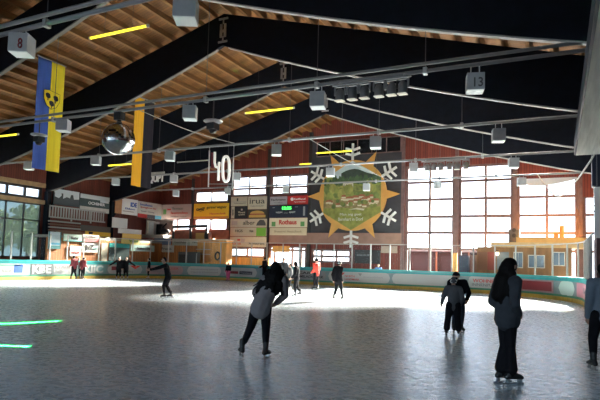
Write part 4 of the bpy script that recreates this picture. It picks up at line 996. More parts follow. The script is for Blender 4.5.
# curved pale cable from the soffit to the far pipe
A = AX(575.5, 156, .9); A.y = y1+.02; b = MB()
pts = [(1.0, y1-.1, sz+.02), (.86, y1+.6, sz-.16), (.5, y1+4.5, sz-.25), (-.1, y1+9, sz-.1), (-1.0, 32.0, PZ-.05)]
P_ = [Vector(p) for p in pts]; sm = []
for i in range(len(P_)-1):
    p0, p1, p2, p3 = P_[max(i-1, 0)], P_[i], P_[i+1], P_[min(i+2, len(P_)-1)]
    for t in [j/8 for j in range(8)]: sm.append(.5*((2*p1)+(p2-p0)*t+(2*p0-5*p1+4*p2-p3)*t*t+(3*p1-p0-3*p2+p3)*t**3))
sm.append(P_[-1]); b.tube(sm, .03, OFFWHITE, 6); tag(b.build('hanging_cable', smooth=True), 'pale curved cable sagging from the whitewashed soffit box toward the windows', 'cable')
# column, bracket and navy panels at the right edge
CY = 22.8; qx = AY(594.5, 215, CY)
r = empty('white_column', (qx.x+.25, CY+.2, 0), 'white painted column with a small bracket, at the right edge', 'column')
zt_ = AY(596, 187, CY).z; b = MB(); b.box((qx.x, CY, 0), (qx.x+.6, CY+.4, zt_), WHITE); b.build('shaft', r)
A = [AY(x, y, CY) for x, y in ((594.5, 205.5), (589.2, 206.5), (589.2, 211.5), (594.5, 211.5))]; b = MB(); b.tube(A, .022, DARKGREY, 6); b.build('bracket', r)
r = empty('navy_loudspeaker', (qx.x+.4, CY, zt_), 'stepped dark navy loudspeaker stack on top of the white column', 'loudspeaker')
for x0, y0, x1, y1_ in ((591.8, 149, 596.5, 186), (595.3, 133, 612, 189)):
    a, e = AY(x0, y0, CY), AY(x1, y1_, CY); b = MB(); b.box((a.x, CY-.05 if x0 < 593 else CY-.1, e.z if x0 < 593 else zt_), (e.x, CY+.5, a.z), NAVY); b.build('cabinet', r)
a, e = AY(596.3, 138, CY-.12), AY(597.2, 186, CY-.12); b = MB(); b.box((a.x, CY-.14, e.z), (e.x, CY-.1, a.z), STEEL); b.build('edge_strip', r)
# pale sheet painting a blue reflection at the top of the third big window
b = MB(); X0, X1 = -2.4, 1.1; vs = []; n_ = 16
top_ = [Vector((X0+(X1-X0)*i/n_, YG-.06, 7.50)) for i in range(n_+1)]; bot_ = [Vector((X0+(X1-X0)*i/n_, YG-.06, 7.50-.12-.42*math.sin(PI*(i/n_)**.8)**.8*(1-i/n_*.3))) for i in range(n_+1)]
b.prism(top_+bot_[::-1], (0, .02, 0), mat('pale_reflection', (.55, .62, .70), .7)); tag(b.build('window_blind'), 'pale blue sheet painting a reflection at the top of the third big window', 'blind')
# ------------------------------------------------------------------ outside: ground, trees by the left glazing, sheds behind the gable
b = MB(); b.box((-90, -40, -.4), (70, 120, -.31), mat('outside_ground', (.14, .14, .14), .9, var=.1)); tag(b.build('ground'), kind='structure')
LEAF = mat('tree_leaves', (.16, .20, .09), .8, var=.5, scale=5); BARK = mat('bark', (.06, .04, .03), .9)
for i, (x, y, h) in enumerate(((-42, 27.5, 5.4), (-46, 34.5, 6.4), (-41, 21.5, 5.0))):
    r = empty('tree', (x, y, -.3), ['leafy tree outside the left glazing, nearest the corner post', 'taller leafy tree outside the left glazing, set farther back', 'smaller leafy tree outside the left glazing, at the photo edge'][i], 'tree', 'trees outside the left glazing')
    b = MB(); b.tube([(x, y, -.3), (x+.1, y, h*.4), (x, y+.1, h*.75)], [.22, .16, .06], BARK, 8); b.build('trunk', r)
    b = MB(); rd = random.Random(i)
    for j in range(520):
        while True:
            p = Vector((rd.uniform(-1, 1), rd.uniform(-1, 1), rd.uniform(-1, 1)))
            if .35 < p.length < 1: break
        p = Vector((x+p.x*2.4, y+p.y*2.4, h*.62+p.z*h*.36)); u = Vector((rd.gauss(0, 1), rd.gauss(0, 1), rd.gauss(0, 1))).normalized(); v = u.orthogonal().normalized()
        s = rd.uniform(.22, .42); b.add([p-u*s, p+v*s*.6, p+u*s, p-v*s*.6], [(0, 1, 2, 3)], LEAF)
    b.build('crown', r, fix=False)
r = empty('outbuilding', (-8, 52, -.3), 'long grey roofed outbuilding outside the big windows', 'outbuilding')
qa, qb = AY(425, 246.5, 53), AY(425, 251.5, 50)
b = MB(); b.box((-19, 50.4, -.3), (-3.2, 55, qb.z), mat('shed_wall', (.022, .016, .016), .8, var=.3)); b.build('wall', r)
b = MB(); b.prism([(-19.5, 50, qb.z), (-19.5, 50, qb.z+.12), (-19.5, 53, qa.z), (-19.5, 56, qb.z+.12), (-19.5, 56, qb.z)], (16.8, 0, 0), mat('shed_roof', (.16, .16, .17), .8, var=.15)); b.build('roof', r)
for x in (-18.5, -15.6, -12.7, -9.8, -6.9): b = MB(); b.box((x, 50.3, -.3), (x+2.3, 50.4, qb.z-.35), mat('shed_door', (.02, .02, .025), .7)); b.build('door', r)
for x in (-16, -13.1, -10.2, -7.3, -4.4): b = MB(); b.box((x-.07, 50.05, -.3), (x+.07, 50.2, qb.z), mat('shed_post', (.22, .13, .08), .7)); b.build('post', r)
# green laser lines thrown onto the ice by a projector on the first pipe
for (pa, pb), w_, lb in ((((-40, 326), (60, 321), ), .07, 'a'), (((-30, 344.4), (28.5, 346.5)), .07, 'b')):
    A, B = AZ(*pa), AZ(*pb); m_ = (A+B)/2; d = B-A
    l = bpy.data.lights.new('laser', 'AREA'); l.shape = 'RECTANGLE'; l.size = d.length; l.size_y = w_; l.spread = math.radians(1.2)
    l.color = (.02, 1, .12); l.energy = 130*d.length*w_
    o = bpy.data.objects.new('laser', l); C.objects.link(o); o.location = (m_.x, m_.y, 4.5)
    o.rotation_euler = (0, 0, math.atan2(d.y, d.x))
# ------------------------------------------------------------------ people
SKIN = mat('skin', (.42, .25, .18), .55, var=.06, scale=8); EYEW = mat('eye_white', (.7, .68, .65), .3); EYED = mat('eye_iris', (.03, .02, .015), .2); LIP = mat('lips', (.35, .12, .10), .5)
HAIRD = mat('dark_hair', (.004, .003, .0028), .7, spec=.12, var=.4, scale=20, stretch=(4, 4, .6))
BOOT_BLACK = mat('black_boot', (.012, .012, .013), .4); BOOT_WHITE = mat('white_boot', (.62, .60, .56), .45); BLADE = mat('skate_blade', (.55, .57, .6), .2, .9)
LEGGING = mat('black_leggings', (.006, .006, .008), .8, var=.3, scale=12, spec=.12)
def blob(segs, mt, voxel, smooth_it=6, lumpy=0., seed=0):
    """one smooth closed surface grown from tapered limbs: (p0, p1, r0, r1, depth ratio)"""
    b = MB()
    for p0, p1, r0, r1, asp in segs:
        p0, p1 = Vector(p0), Vector(p1); d = p1-p0; L_ = d.length
        dn = d.normalized() if L_ > 1e-6 else Vector((0, 0, 1))
        ax = Vector((1, 0, 0)); ax = (ax-dn*ax.dot(dn)); ax = ax.normalized() if ax.length > .2 else dn.orthogonal().normalized(); ay = dn.cross(ax)
        prof = [(r0*math.sin(t), -r0*math.cos(t)*.9) for t in (.25, .6, 1.0, 1.4)]+[(r0+(r1-r0)*q, L_*q) for q in (0, .25, .5, .75, 1)]+[(r1*math.cos(t), L_+r1*math.sin(t)*.9) for t in (.2, .6, 1.0, 1.35)]
        n_ = 12; vs = []; fs = []
        for r_, h in prof:
            for k in range(n_):
                a = 2*PI*k/n_; vs.append(p0+dn*h+ax*(r_*math.cos(a))+ay*(r_*asp*math.sin(a)))
        for i in range(len(prof)-1):
            for k in range(n_): a = i*n_+k; c = i*n_+(k+1) % n_; fs.append((a, c, c+n_, a+n_))
        fs.append(tuple(range(n_-1, -1, -1))); e = (len(prof)-1)*n_; fs.append(tuple(range(e, e+n_)))
        b.add(vs, fs, mt)
    me = b.mesh('blob'); ob = bpy.data.objects.new('blob', me); C.objects.link(ob)
    m = ob.modifiers.new('r', 'REMESH'); m.mode = 'VOXEL'; m.voxel_size = voxel
    s = ob.modifiers.new('s', 'SMOOTH'); s.factor = .5; s.iterations = smooth_it
    bpy.context.view_layer.update()
    out = bpy.data.meshes.new_from_object(ob.evaluated_get(_dg()), preserve_all_data_layers=False)
    bpy.data.objects.remove(ob); bpy.data.meshes.remove(me)
    if lumpy:
        for v in out.vertices:
            q = v.co*9+Vector((seed, seed, 0)); v.co += v.normal*lumpy*(noise.noise(Vector((q.x, q.y, q.z*.35)))+.5*noise.noise(q*2.3))
    out.materials.clear(); out.materials.append(mt)
    for p in out.polygons: p.use_smooth = True
    return out
def merge(me, b):
    """append builder geometry to a mesh, keeping materials"""
    bm = bmesh.new(); bm.from_mesh(me); base = len(me.materials)
    for mt in b.mats: me.materials.append(mt)
    vs = [bm.verts.new(v) for v in b.v]
    for f, k in zip(b.f, b.mi):
        try: fc = bm.faces.new([vs[i] for i in f]); fc.material_index = base+k; fc.smooth = True
        except ValueError: pass
    bm.normal_update(); bm.to_mesh(me); bm.free()
def hand(b, wrist, d, palm_n, s, mt, curl=.5):
    """palm, four unequal bent fingers and a thumb; d: hand direction, s: hand length"""
    d = d.normalized(); n = (palm_n-d*palm_n.dot(d)).normalized(); sd = d.cross(n)
    b.tube([wrist-d*.12*s, wrist+d*.15*s, wrist+d*.48*s], [.16*s, .22*s, .2*s], mt, 8)
    for k, (o, l) in enumerate(((-.27, .40), (-.09, .46), (.09, .43), (.26, .33))):
        p = wrist+d*.45*s+sd*o*s*.75; q = p; dd = d.copy(); path_ = [p]
        for j in range(3):
            dd = (dd+n*curl*.55).normalized(); q = q+dd*(l*s/3); path_.append(q)
        b.tube(path_, [.065*s, .06*s, .052*s, .04*s], mt, 6)
    p = wrist+d*.15*s-sd*.2*s; b.tube([p, p+(d*.5-sd*.75)*.22*s, p+(d*.9-sd*.6+n*.5)*.36*s], [.085*s, .07*s, .05*s], mt, 6)
def skate(parent, ankle, toe, mt, sc, s=1.):
    """boot with blade; toe: horizontal direction"""
    t = Vector((toe.x, toe.y, 0)).normalized(); gz = ankle.z-.155*sc; A = Vector((ankle.x, ankle.y, gz)); U = Vector((0, 0, 1))
    w = .045*sc
    me = blob([(A+U*.15*sc, A+U*.26*sc, w*1.05, w*1.1, 1), (A-t*.05*sc+U*.10*sc, A+U*.16*sc, w*.9, w, 1), (A-t*.06*sc+U*.095*sc, A+t*.15*sc+U*.088*sc, w*.85, w*.8, .8), (A+t*.05*sc+U*.12*sc, A+t*.12*sc+U*.1*sc, w*.85, w*.75, 1)], mt, .014*sc, 3)
    o = link('ice_skate', me, parent)
    b = MB(); sd = Vector((-t.y, t.x, 0)); h = sd*.004
    b.frame_box(A-t*.12*sc-h, t*.30*sc, sd*.008, U*.028*sc, BLADE)
    b.frame_box(A-t*.07*sc-h*2, t*.05*sc, sd*.016, U*.07*sc, BLADE); b.frame_box(A+t*.09*sc-h*2, t*.06*sc, sd*.016, U*.07*sc, BLADE)
    b.build('blade', o)
    return o
def person(label, x, y, H, face, top=None, legs=None, pose=None, hair=None, boots=None, voxel=.02, cat='person', skirt=0., depth=1., hat=None, hood=False, group=None, flare=0., loose=1., gloves=None, z=0., skates=True, extra=None):
    """joints in units of the standing height; local x right, y forward; face: heading in degrees from +X"""
    J = dict(head=(0, .012, .925), neck=(0, -.005, .845), chest=(0, 0, .745), waist=(0, .0, .62), hip=(0, 0, .535), shl=(-.107, 0, .812), shr=(.107, 0, .812), ell=(-.135, -.01, .64), elr=(.135, -.01, .64),
             wrl=(-.13, .04, .49), wrr=(.13, .04, .49), hpl=(-.05, 0, .52), hpr=(.05, 0, .52), knl=(-.055, .02, .30), knr=(.055, .02, .30), anl=(-.06, 0, .095), anr=(.06, 0, .095), toel=(-.15, 1, 0), toer=(.15, 1, 0), look=(0, 1, 0))
    J.update(pose or {})
    a = math.radians(face)-PI/2; R = Matrix.Rotation(a, 3, 'Z')
    W = lambda q: Vector((x, y, z))+R@(Vector(q)*H)
    P = {k: W(v) for k, v in J.items() if not k.startswith('toe') and k != 'look'}
    tl, tr, lk = R@Vector(J['toel']), R@Vector(J['toer']), (R@Vector(J['look'])).normalized()
    if boots is None: boots = BOOT_BLACK
    h = H; legm = legs or LEGGING
    # local orientation of blobs: rotate limbs built in world space; torso flattening follows x of the person by building upright segments in local axes
    def loc(segs): return [((Vector(p0)), (Vector(p1)), r0, r1, as_) for p0, p1, r0, r1, as_ in segs]
    Q = {k: Vector(v)*H for k, v in J.items() if not k.startswith('toe') and k != 'look'}
    M = Matrix.Translation((x, y, z)) @ R.to_4x4()
    lkl = Vector(J['look']).normalized(); hd = Q['head']; up = Vector((0, 0, 1)); hs = lkl.cross(up).normalized(); hup = hs.cross(lkl).normalized()
    bseg = [(Q['neck']-up*.03*h, hd-hup*.03*h, .031*h, .032*h, 1), (hd-lkl*.012*h+hup*.018*h, hd+lkl*.01*h+hup*.02*h, .052*h, .05*h, 1), (hd+lkl*.016*h-hup*.02*h, hd+lkl*.028*h-hup*.045*h, .036*h, .022*h, 1),
            (hd+lkl*.052*h+hup*.004*h, hd+lkl*.060*h-hup*.014*h, .007*h, .010*h, 1), (hd-hs*.05*h-hup*.01*h, hd-hs*.053*h+hup*.012*h, .008*h, .01*h, 1), (hd+hs*.05*h-hup*.01*h, hd+hs*.053*h+hup*.012*h, .008*h, .01*h, 1),
            (Q['waist'], Q['chest'], .078*h, .088*h, .66), (Q['hip'], Q['waist'], .085*h, .078*h, .72), (Q['shl'], Q['shr'], .045*h, .045*h, .9), (Q['chest'], Q['neck'], .075*h, .035*h, .7)]
    for s in 'lr':
        bseg += [(Q['sh'+s], Q['el'+s], .034*h, .027*h, 1), (Q['el'+s], Q['wr'+s], .026*h, .018*h, 1), (Q['hp'+s], Q['kn'+s], .058*h, .038*h, 1), (Q['kn'+s]-up*.0*h, Q['an'+s]+up*.02*h, .037*h, .026*h, 1), (Q['an'+s]+up*.02*h, Q['an'+s]-up*.02*h, .026*h, .028*h, 1)]
    me = blob(bseg, SKIN, min(voxel, .02), 3)
    me.materials.append(legm); hz = Q['waist'].z
    for p in me.polygons:
        if p.center.z < hz: 
            near_leg = min((Vector(p.center)-(Q[u]+(Q[v]-Q[u])*max(0, min(1, (Vector(p.center)-Q[u]).dot(Q[v]-Q[u])/max((Q[v]-Q[u]).length_squared, 1e-6))))).length for u, v in (('hpl', 'knl'), ('knl', 'anl'), ('hpr', 'knr'), ('knr', 'anr'), ('hip', 'waist')))
            near_arm = min((Vector(p.center)-(Q[u]+(Q[v]-Q[u])*max(0, min(1, (Vector(p.center)-Q[u]).dot(Q[v]-Q[u])/max((Q[v]-Q[u]).length_squared, 1e-6))))).length for u, v in (('ell', 'wrl'), ('elr', 'wrr')))
            if near_leg < near_arm+.02*h: p.material_index = 1
    f = MB()
    for s in (-1, 1):
        e = hd+lkl*.049*h+hs*s*.019*h+hup*.008*h; f.ellipsoid(e, .0075*h, EYEW, 8, 6); f.ellipsoid(e+lkl*.005*h, .0042*h, EYED, 6, 4)
        f.bar(e+hup*.011*h+lkl*.004*h-hs*.01*h, e+hup*.011*h+lkl*.004*h+hs*.01*h, .004*h, .003*h, HAIRD)
    f.ellipsoid(hd+lkl*.05*h-hup*.026*h, (.013*h, .008*h, .004*h), LIP, 8, 6)
    for s in 'lr': hand(f, Q['wr'+s], Q['wr'+s]-Q['el'+s], (Vector((1 if s == 'l' else -1, .3, 0))), .105*h, gloves or SKIN, .5)
    merge(me, f)
    me.transform(M)
    o = link('person', me, None, (x, y, z)); tag(o, label, cat, group)
    def part(name, segs, mt, vox=voxel, lump=0., seed=0., sm=4):
        m_ = blob(segs, mt, vox, sm, lump, seed); m_.transform(M); return link(name, m_, o)
    # trousers or leggings
    ts = [(Q['hip'], Q['hip']+(Q['waist']-Q['hip'])*.5, .094*h, .088*h, .78)]
    for s in 'lr':
        kn = Q['kn'+s]; an = Q['an'+s]; e = an+(kn-an)*(.12 if flare else .3)
        ts += [(Q['hp'+s], kn, .066*h*loose, .045*h*loose, 1), (kn, e, .044*h*loose, (.034+flare)*h*loose, 1)]
    part('trousers', ts, legm, lump=.003*h, seed=x)
    if top:
        hem = Q['hip']+(Q['waist']-Q['hip'])*(.0-skirt)
        js = [(hem, Q['waist'], .108*h, .100*h, .74*depth), (Q['waist'], Q['chest'], .100*h, .106*h, .70*depth), (Q['shl'], Q['shr'], .054*h, .054*h, .95), (Q['chest'], Q['neck']-up*.015*h, .092*h, .044*h, .75), (Q['neck']-up*.03*h, Q['neck']-up*.005*h, .046*h, .044*h, 1)]
        for s in 'lr': js += [(Q['sh'+s], Q['el'+s], .049*h, .043*h, 1), (Q['el'+s], Q['wr'+s], .042*h, .032*h, 1)]
        if hood: js += [(Q['neck']-lkl*.04*h-up*.03*h, Q['neck']-lkl*.05*h+up*.0*h, .05*h, .045*h, 1)]
        part('jacket', js, top, lump=.005*h, seed=y)
    if hair: part('hair', [(hd+R.inverted()@Vector((0, 0, 0))+Vector(p0)*h, hd+Vector(p1)*h, r0*h, r1*h, as_) for p0, p1, r0, r1, as_ in hair[0]], hair[1], vox=min(voxel, .016), lump=hair[2]*h, seed=3, sm=2)
    if hat: part('hat', [(hd+hup*.02*h-lkl*.012*h, hd+hup*.045*h-lkl*.006*h, .06*h, .048*h, 1)]+([(hd+hup*.03*h+lkl*.03*h, hd+hup*.026*h+lkl*.075*h, .03*h, .022*h, .4)] if hat[1] else []), hat[0])
    if extra: extra(o, Q, h, M, lkl, hs)
    if skates:
        for s, tt in (('l', tl), ('r', tr)): skate(o, P['an'+s], tt, boots, H/1.65)
    return o
SHORT = ([((0, -.012, .015), (0, -.004, .03), .058, .052, 1)], HAIRD, .004)
BOB = ([((0, -.012, .015), (0, -.004, .03), .06, .054, 1), ((0, -.03, .0), (0, -.035, -.06), .052, .045, 1)], HAIRD, .006)
# ankle height .095 of the stature equals the boot's ankle above the blade for 1.63 m; adjust per figure
def ank(H): return .155*(H/1.65)/H
AK = .155/1.65
CAM_DIR = lambda x, y: math.degrees(math.atan2(y-0, x-0))     # heading straight away from the camera
GREYHOOD = mat('grey_hoodie', (.19, .17, .17), .9, var=.12, scale=6); DKJACKET = mat('charcoal_jacket', (.036, .04, .047), .9, var=.2, scale=6, spec=.2)
BLACKJ = mat('black_jacket', (.007, .007, .009), .85, var=.3, scale=6, spec=.1); BLUEJ = mat('grey_blue_jacket', (.115, .145, .18), .8, var=.15, scale=5)
REDJ = mat('coral_red_jacket', (.50, .035, .018), .7, var=.1, scale=6); MAROON = mat('maroon_jacket', (.16, .018, .025), .75, var=.15); PINK = mat('pink_trousers', (.62, .09, .22), .75, var=.1)
JEANS = mat('dark_jeans', (.02, .028, .045), .8, var=.2); OLIVE = mat('dark_grey_coat', (.07, .07, .075), .8, var=.15)
# 1 young woman gliding away, leaning to the right
CURLS = ([((0, -.012, .015), (0, -.004, .03), .062, .056, 1), ((0, -.025, .0), (-.005, -.045, -.07), .068, .085, .7), ((-.02, -.045, -.07), (-.055, -.055, -.18), .085, .075, .6), ((.02, -.045, -.06), (.02, -.05, -.19), .07, .06, .6),
    ((-.035, -.025, -.05), (-.125, -.035, -.15), .045, .052, .8), ((-.125, -.035, -.14), (-.165, -.035, -.225), .055, .035, .8), ((-.07, -.05, -.12), (-.10, -.06, -.22), .055, .035, .6), ((.05, -.02, -.04), (.07, -.01, -.15), .036, .035, .8), ((-.05, -.06, -.16), (-.07, -.06, -.25), .07, .035, .5), ((.0, -.06, -.16), (.0, -.06, -.24), .05, .03, .5)], HAIRD, .014)
def curls(o, Q, h, M, lkl, hs):
    rd = random.Random(5); hd = Q['head']; b = MB()
    for k in range(46):
        ph = rd.uniform(-1.35, 1.35); L_ = rd.uniform(.17, .27)*h; r0 = (.06+.02*rd.random())*h; pts = []
        for i in range(12):
            t = i/11; sx = math.sin(ph)*(r0+t*(.125 if ph < 0 else .04)*h); sy = -math.cos(ph)*(.058*h+.012*h*t)-.01*h
            w_ = .010*h*math.sin(t*14+k)*t; pts.append(hd+Vector((sx+w_-.035*h*t, sy+.008*h*math.cos(t*14+k), .0*h-t*L_)))
        b.tube(pts, [.011*h*(1-.6*i/11) for i in range(12)], HAIRD, 5)
    m_ = b.mesh('curls', True); m_.transform(M)
    cu = link('hair_curls', m_, [c_ for c_ in o.children if c_.name.startswith('hair')][0]); cu['kind'] = 'stuff'
p = AZ(255, 358.5)
G1 = dict(anl=(-.135, .0, AK+.018), knl=(-.055, .03, .315), anr=(.105, .0, AK), knr=(.10, .03, .31), hip=(.045, -.01, .525), hpl=(.0, 0, .515), hpr=(.09, 0, .515), waist=(.075, 0, .615), chest=(.125, .01, .735), neck=(.175, .015, .835), head=(.185, .03, .905),
          shl=(.065, .01, .795), shr=(.265, .01, .80), ell=(-.02, .03, .655), elr=(.285, .05, .645), wrl=(.03, .12, .57), wrr=(.20, .12, .56), toel=(-.35, 1, 0), toer=(.5, 1, 0))
person('young woman from behind with long dark curls and grey hoodie, leaning as she glides', p.x, p.y, 1.60, CAM_DIR(p.x, p.y)-3, GREYHOOD, LEGGING, G1, CURLS, BOOT_BLACK, voxel=.013, skirt=.35, hood=False, extra=curls)
# 2 woman standing, face turned right
LONG = ([((0, -.012, .015), (0, -.004, .03), .062, .055, 1), ((-.0, -.03, -.01), (0, -.055, -.12), .064, .075, .9), ((0, -.06, -.1), (-.0, -.10, -.22), .08, .07, .9), ((.055, -.02, -.05), (.09, -.055, -.2), .038, .042, .9), ((-.055, -.01, -.05), (-.075, -.02, -.22), .035, .03, .9), ((.02, -.09, -.2), (.03, -.105, -.28), .05, .022, .8)], HAIRD, .006)
p = AZ(507, 383.5)
G2 = dict(anl=(-.03, -.035, AK), anr=(.03, .015, AK), knl=(-.03, -.005, .30), knr=(.03, .012, .30), hpl=(-.042, 0, .52), hpr=(.042, 0, .52), wrl=(-.075, .05, .56), wrr=(.075, .05, .56), ell=(-.15, -.035, .645), elr=(.15, -.035, .645), toel=(-.1, 1, 0), toer=(.1, 1, 0), look=(-.1, 1, -.02), head=(0, .028, .925))
person('woman standing in profile with long black hair, charcoal jacket and flared black trousers', p.x, p.y, 1.72, CAM_DIR(p.x, p.y)-55, DKJACKET, LEGGING, G2, LONG, BOOT_BLACK, voxel=.014, skirt=.35, flare=.03, depth=1.22, loose=.82)
# 3 person cut by the right edge
p = AZ(605, 370.5)
person('person in a grey blue jacket and black leggings, cut off by the right edge', p.x, p.y, 1.70, CAM_DIR(p.x, p.y)+20, BLUEJ, LEGGING, dict(anl=(-.10, .0, AK), knl=(-.095, .02, .3), hpl=(-.06, 0, .52), anr=(.06, 0, AK), hip=(0, 0, .53)), BOB, BOOT_BLACK, voxel=.016, skirt=.25)
# 4 adult bending over a child
p = AZ(457.5, 332.5)
person('adult in black coat and knitted cap bending over a child on the ice', p.x, p.y, 1.56, CAM_DIR(p.x, p.y)+195, BLACKJ, JEANS, dict(head=(.05, .09, .855), neck=(.03, .05, .795), chest=(.02, .02, .71), shl=(-.09, .03, .77), shr=(.125, .03, .76), ell=(-.15, .06, .61), elr=(.16, .06, .60), wrl=(-.10, .14, .50), wrr=(.13, .14, .50), look=(.2, 1, -1.1), knl=(-.06, .03, .3), knr=(.05, .03, .3)), None, BOOT_BLACK, voxel=.018, skirt=.3, hat=(BLACKJ, True))
p = AZ(453, 335.5)
def hood_marks(o, Q, h, M, lkl, hs):
    b = MB(); hd = Q['head']
    for dx in (-.035, .035): b.tube([hd-lkl*.052*h+hs*(dx+.018*math.cos(t))*h+Vector((0, 0, .012+.026*math.sin(t)))*h for t in [i*.55 for i in range(11)]], .006*h, OFFWHITE, 5)
    m_ = b.mesh('print'); m_.transform(M); link('hat_pattern', m_, o)
person('child in dark grey jacket with a pale patterned hat, before the bending adult', p.x, p.y, 1.32, CAM_DIR(p.x, p.y)+5, OLIVE, LEGGING, dict(anl=(-.11, 0, AK), anr=(.09, 0, AK), knl=(-.085, .02, .3), knr=(.075, .02, .3), ell=(-.17, .0, .66), wrl=(-.19, .06, .55), elr=(.15, .02, .64), wrr=(.13, .1, .54)), None, BOOT_BLACK, voxel=.016, loose=1.25, flare=.01, skirt=.3, hat=(OLIVE, False), extra=hood_marks)
# 5 red jacket
p = AZ(316, 290.2)
person('person in a coral red jacket and black trousers, back half turned, near the end boards', p.x, p.y, 1.80, CAM_DIR(p.x, p.y)+50, REDJ, LEGGING, dict(anl=(-.05, .03, AK), anr=(.05, -.02, AK), wrl=(-.11, .1, .55), wrr=(.12, .1, .55)), SHORT, BOOT_BLACK, voxel=.022, skirt=.3)
# 6 black skater with white headband
p = AZ(337.5, 300.3)
def band(o, Q, h, M, lkl, hs):
    b = MB(); hd = Q['head']; b.tube([hd+Vector((0, 0, .018*h))+lkl*.058*h*math.cos(t)+hs*.060*h*math.sin(t) for t in [i*.3927 for i in range(17)]], .009*h, WHITE, 6, cap=False); m_ = b.mesh('band'); m_.transform(M); link('headband', m_, o)
person('skater all in black with a white headband, legs apart, right of the red jacket', p.x, p.y, 1.66, CAM_DIR(p.x, p.y)-40, BLACKJ, LEGGING, dict(anl=(-.09, -.04, AK), anr=(.11, .05, AK), knl=(-.06, .02, .3), knr=(.07, .05, .31), head=(.01, .03, .92), elr=(.12, -.05, .64), wrr=(.11, .02, .5), ell=(-.14, -.05, .64), wrl=(-.15, 0, .5)), SHORT, BOOT_BLACK, voxel=.02, skirt=.35, extra=band)
# 7 dark skater, one foot lifted behind
p = AZ(296, 297.3)
person('dark clothed skater pushing off with one foot, left of the red jacket', p.x, p.y, 1.58, CAM_DIR(p.x, p.y)+70, BLACKJ, LEGGING, dict(anl=(-.02, .02, AK), anr=(.05, -.10, AK+.05), knr=(.05, .0, .31), head=(0, .05, .92), wrl=(-.1, .1, .55), wrr=(.1, .1, .55)), BOB, BOOT_BLACK, voxel=.02, skirt=.3)
# 8 behind the dark skater
p = AZ(289.5, 291.5)
person('smaller figure in a dark grey coat just behind the dark skater who pushes off', p.x, p.y, 1.45, CAM_DIR(p.x, p.y)+110, OLIVE, LEGGING, dict(anl=(-.06, .05, AK), anr=(.06, -.05, AK)), SHORT, BOOT_WHITE, voxel=.022, skirt=.3)
# 8b head above the curls
p = AZ(283, 288)
person('person with pale hat mostly hidden behind the young woman with curls', p.x, p.y, 1.74, CAM_DIR(p.x, p.y)+160, OLIVE, LEGGING, None, None, BOOT_BLACK, voxel=.024, skirt=.3, hat=(OFFWHITE, False))
# 9 dark figure by the boards
p = AZ(264, 282.5)
person('dark hooded figure by the end boards, left of the curly head', p.x, p.y, 1.80, CAM_DIR(p.x, p.y)+60, BLACKJ, LEGGING, dict(wrl=(-.12, .14, .6), wrr=(.12, .14, .6)), SHORT, BOOT_BLACK, voxel=.024, skirt=.3, hood=True)
# 10 child in pink
p = AZ(228, 281)
person('small child in pink trousers and dark vest standing at the end boards', p.x, p.y, 1.32, CAM_DIR(p.x, p.y)+150, BLACKJ, PINK, dict(wrl=(-.14, .06, .55), wrr=(.14, .06, .55)), SHORT, mat('pink_boot', (.6, .1, .25), .5), voxel=.022, loose=1.3, gloves=PINK)
# 11 skater with an arm stretched out
p = AZ(166.5, 298.3)
person('skater in black with cap stretching one arm sideways, alone on the left ice', p.x, p.y, 1.60, CAM_DIR(p.x, p.y)+100, BLACKJ, LEGGING, dict(anl=(.0, .06, AK), anr=(.10, -.12, AK), knl=(.0, .08, .31), knr=(.08, -.01, .3), head=(0, .10, .915), neck=(0, .06, .83), chest=(0, .03, .74), shl=(-.09, .07, .80), shr=(.10, .03, .80), ell=(-.10, .25, .735), wrl=(-.06, .42, .69), elr=(.14, -.05, .66), wrr=(.15, -.07, .53), hip=(.02, -.02, .535), hpl=(-.02, 0, .52), hpr=(.07, -.03, .52)), None, BOOT_BLACK, voxel=.02, skirt=.1, hat=(BLACKJ, True))
# 12 distant small skater with white skates
p = AZ(148.3, 279)
person('distant small skater in black with white skates by the boards', p.x, p.y, 1.50, CAM_DIR(p.x, p.y)+90, BLACKJ, LEGGING, None, SHORT, BOOT_WHITE, voxel=.026, skirt=.2)
# 13 pair side by side
for px_, lb, dx, ht in ((118.3, 'left skater of a dark clothed pair with arm held out, pale hat', 1, (OFFWHITE, False)), (125.5, 'right skater of a dark clothed pair with arm held out, dark hair', -1, None)):
    p = AZ(px_, 279.8)
    person(lb, p.x, p.y, 1.55, CAM_DIR(p.x, p.y)+180, BLACKJ, LEGGING, dict(head=(.0, .07, .9), neck=(0, .05, .82), chest=(0, .03, .73), **({'elr': (.24, .05, .70), 'wrr': (.37, .06, .62)} if dx == 1 else {'ell': (-.24, .05, .70), 'wrl': (-.37, .06, .62)}), anl=(-.08, 0, AK), anr=(.08, 0, AK)), SHORT if not ht else None, BOOT_WHITE, voxel=.026, skirt=.3, hat=ht)
# 14 group of three
for px_, py_, lb, H_, tp, ft in ((73.5, 279.6, 'left child of a huddled trio, in a maroon jacket, at the left boards', 1.55, MAROON, None), (77.8, 279.0, 'middle child of a huddled trio, in a grey coat and pale hat', 1.42, OLIVE, (OFFWHITE, False)), (82.3, 279.6, 'right child of a huddled trio, in dark maroon and black trousers', 1.46, MAROON, None)):
    p = AZ(px_, py_)
    person(lb, p.x, p.y, H_, CAM_DIR(p.x, p.y)+(30 if px_ < 75 else -40 if px_ > 80 else 180), tp, LEGGING, dict(anl=(-.09, .05, AK), anr=(.08, -.05, AK), wrl=(-.1, .15, .55), wrr=(.1, .15, .55), head=(0, .05, .91)), SHORT if not ft else None, BOOT_BLACK, voxel=.026, skirt=.3, hat=ft)
# 15 spectator behind the glass
p = AY(378.5, 262, 34.6)
person('spectator in a blue top standing behind the glass below the mural', p.x, p.y, 1.62, CAM_DIR(p.x, p.y)+170, mat('blue_top', (.05, .13, .30), .7), JEANS, None, SHORT, BOOT_BLACK, voxel=.026, skates=False, z=-.06)
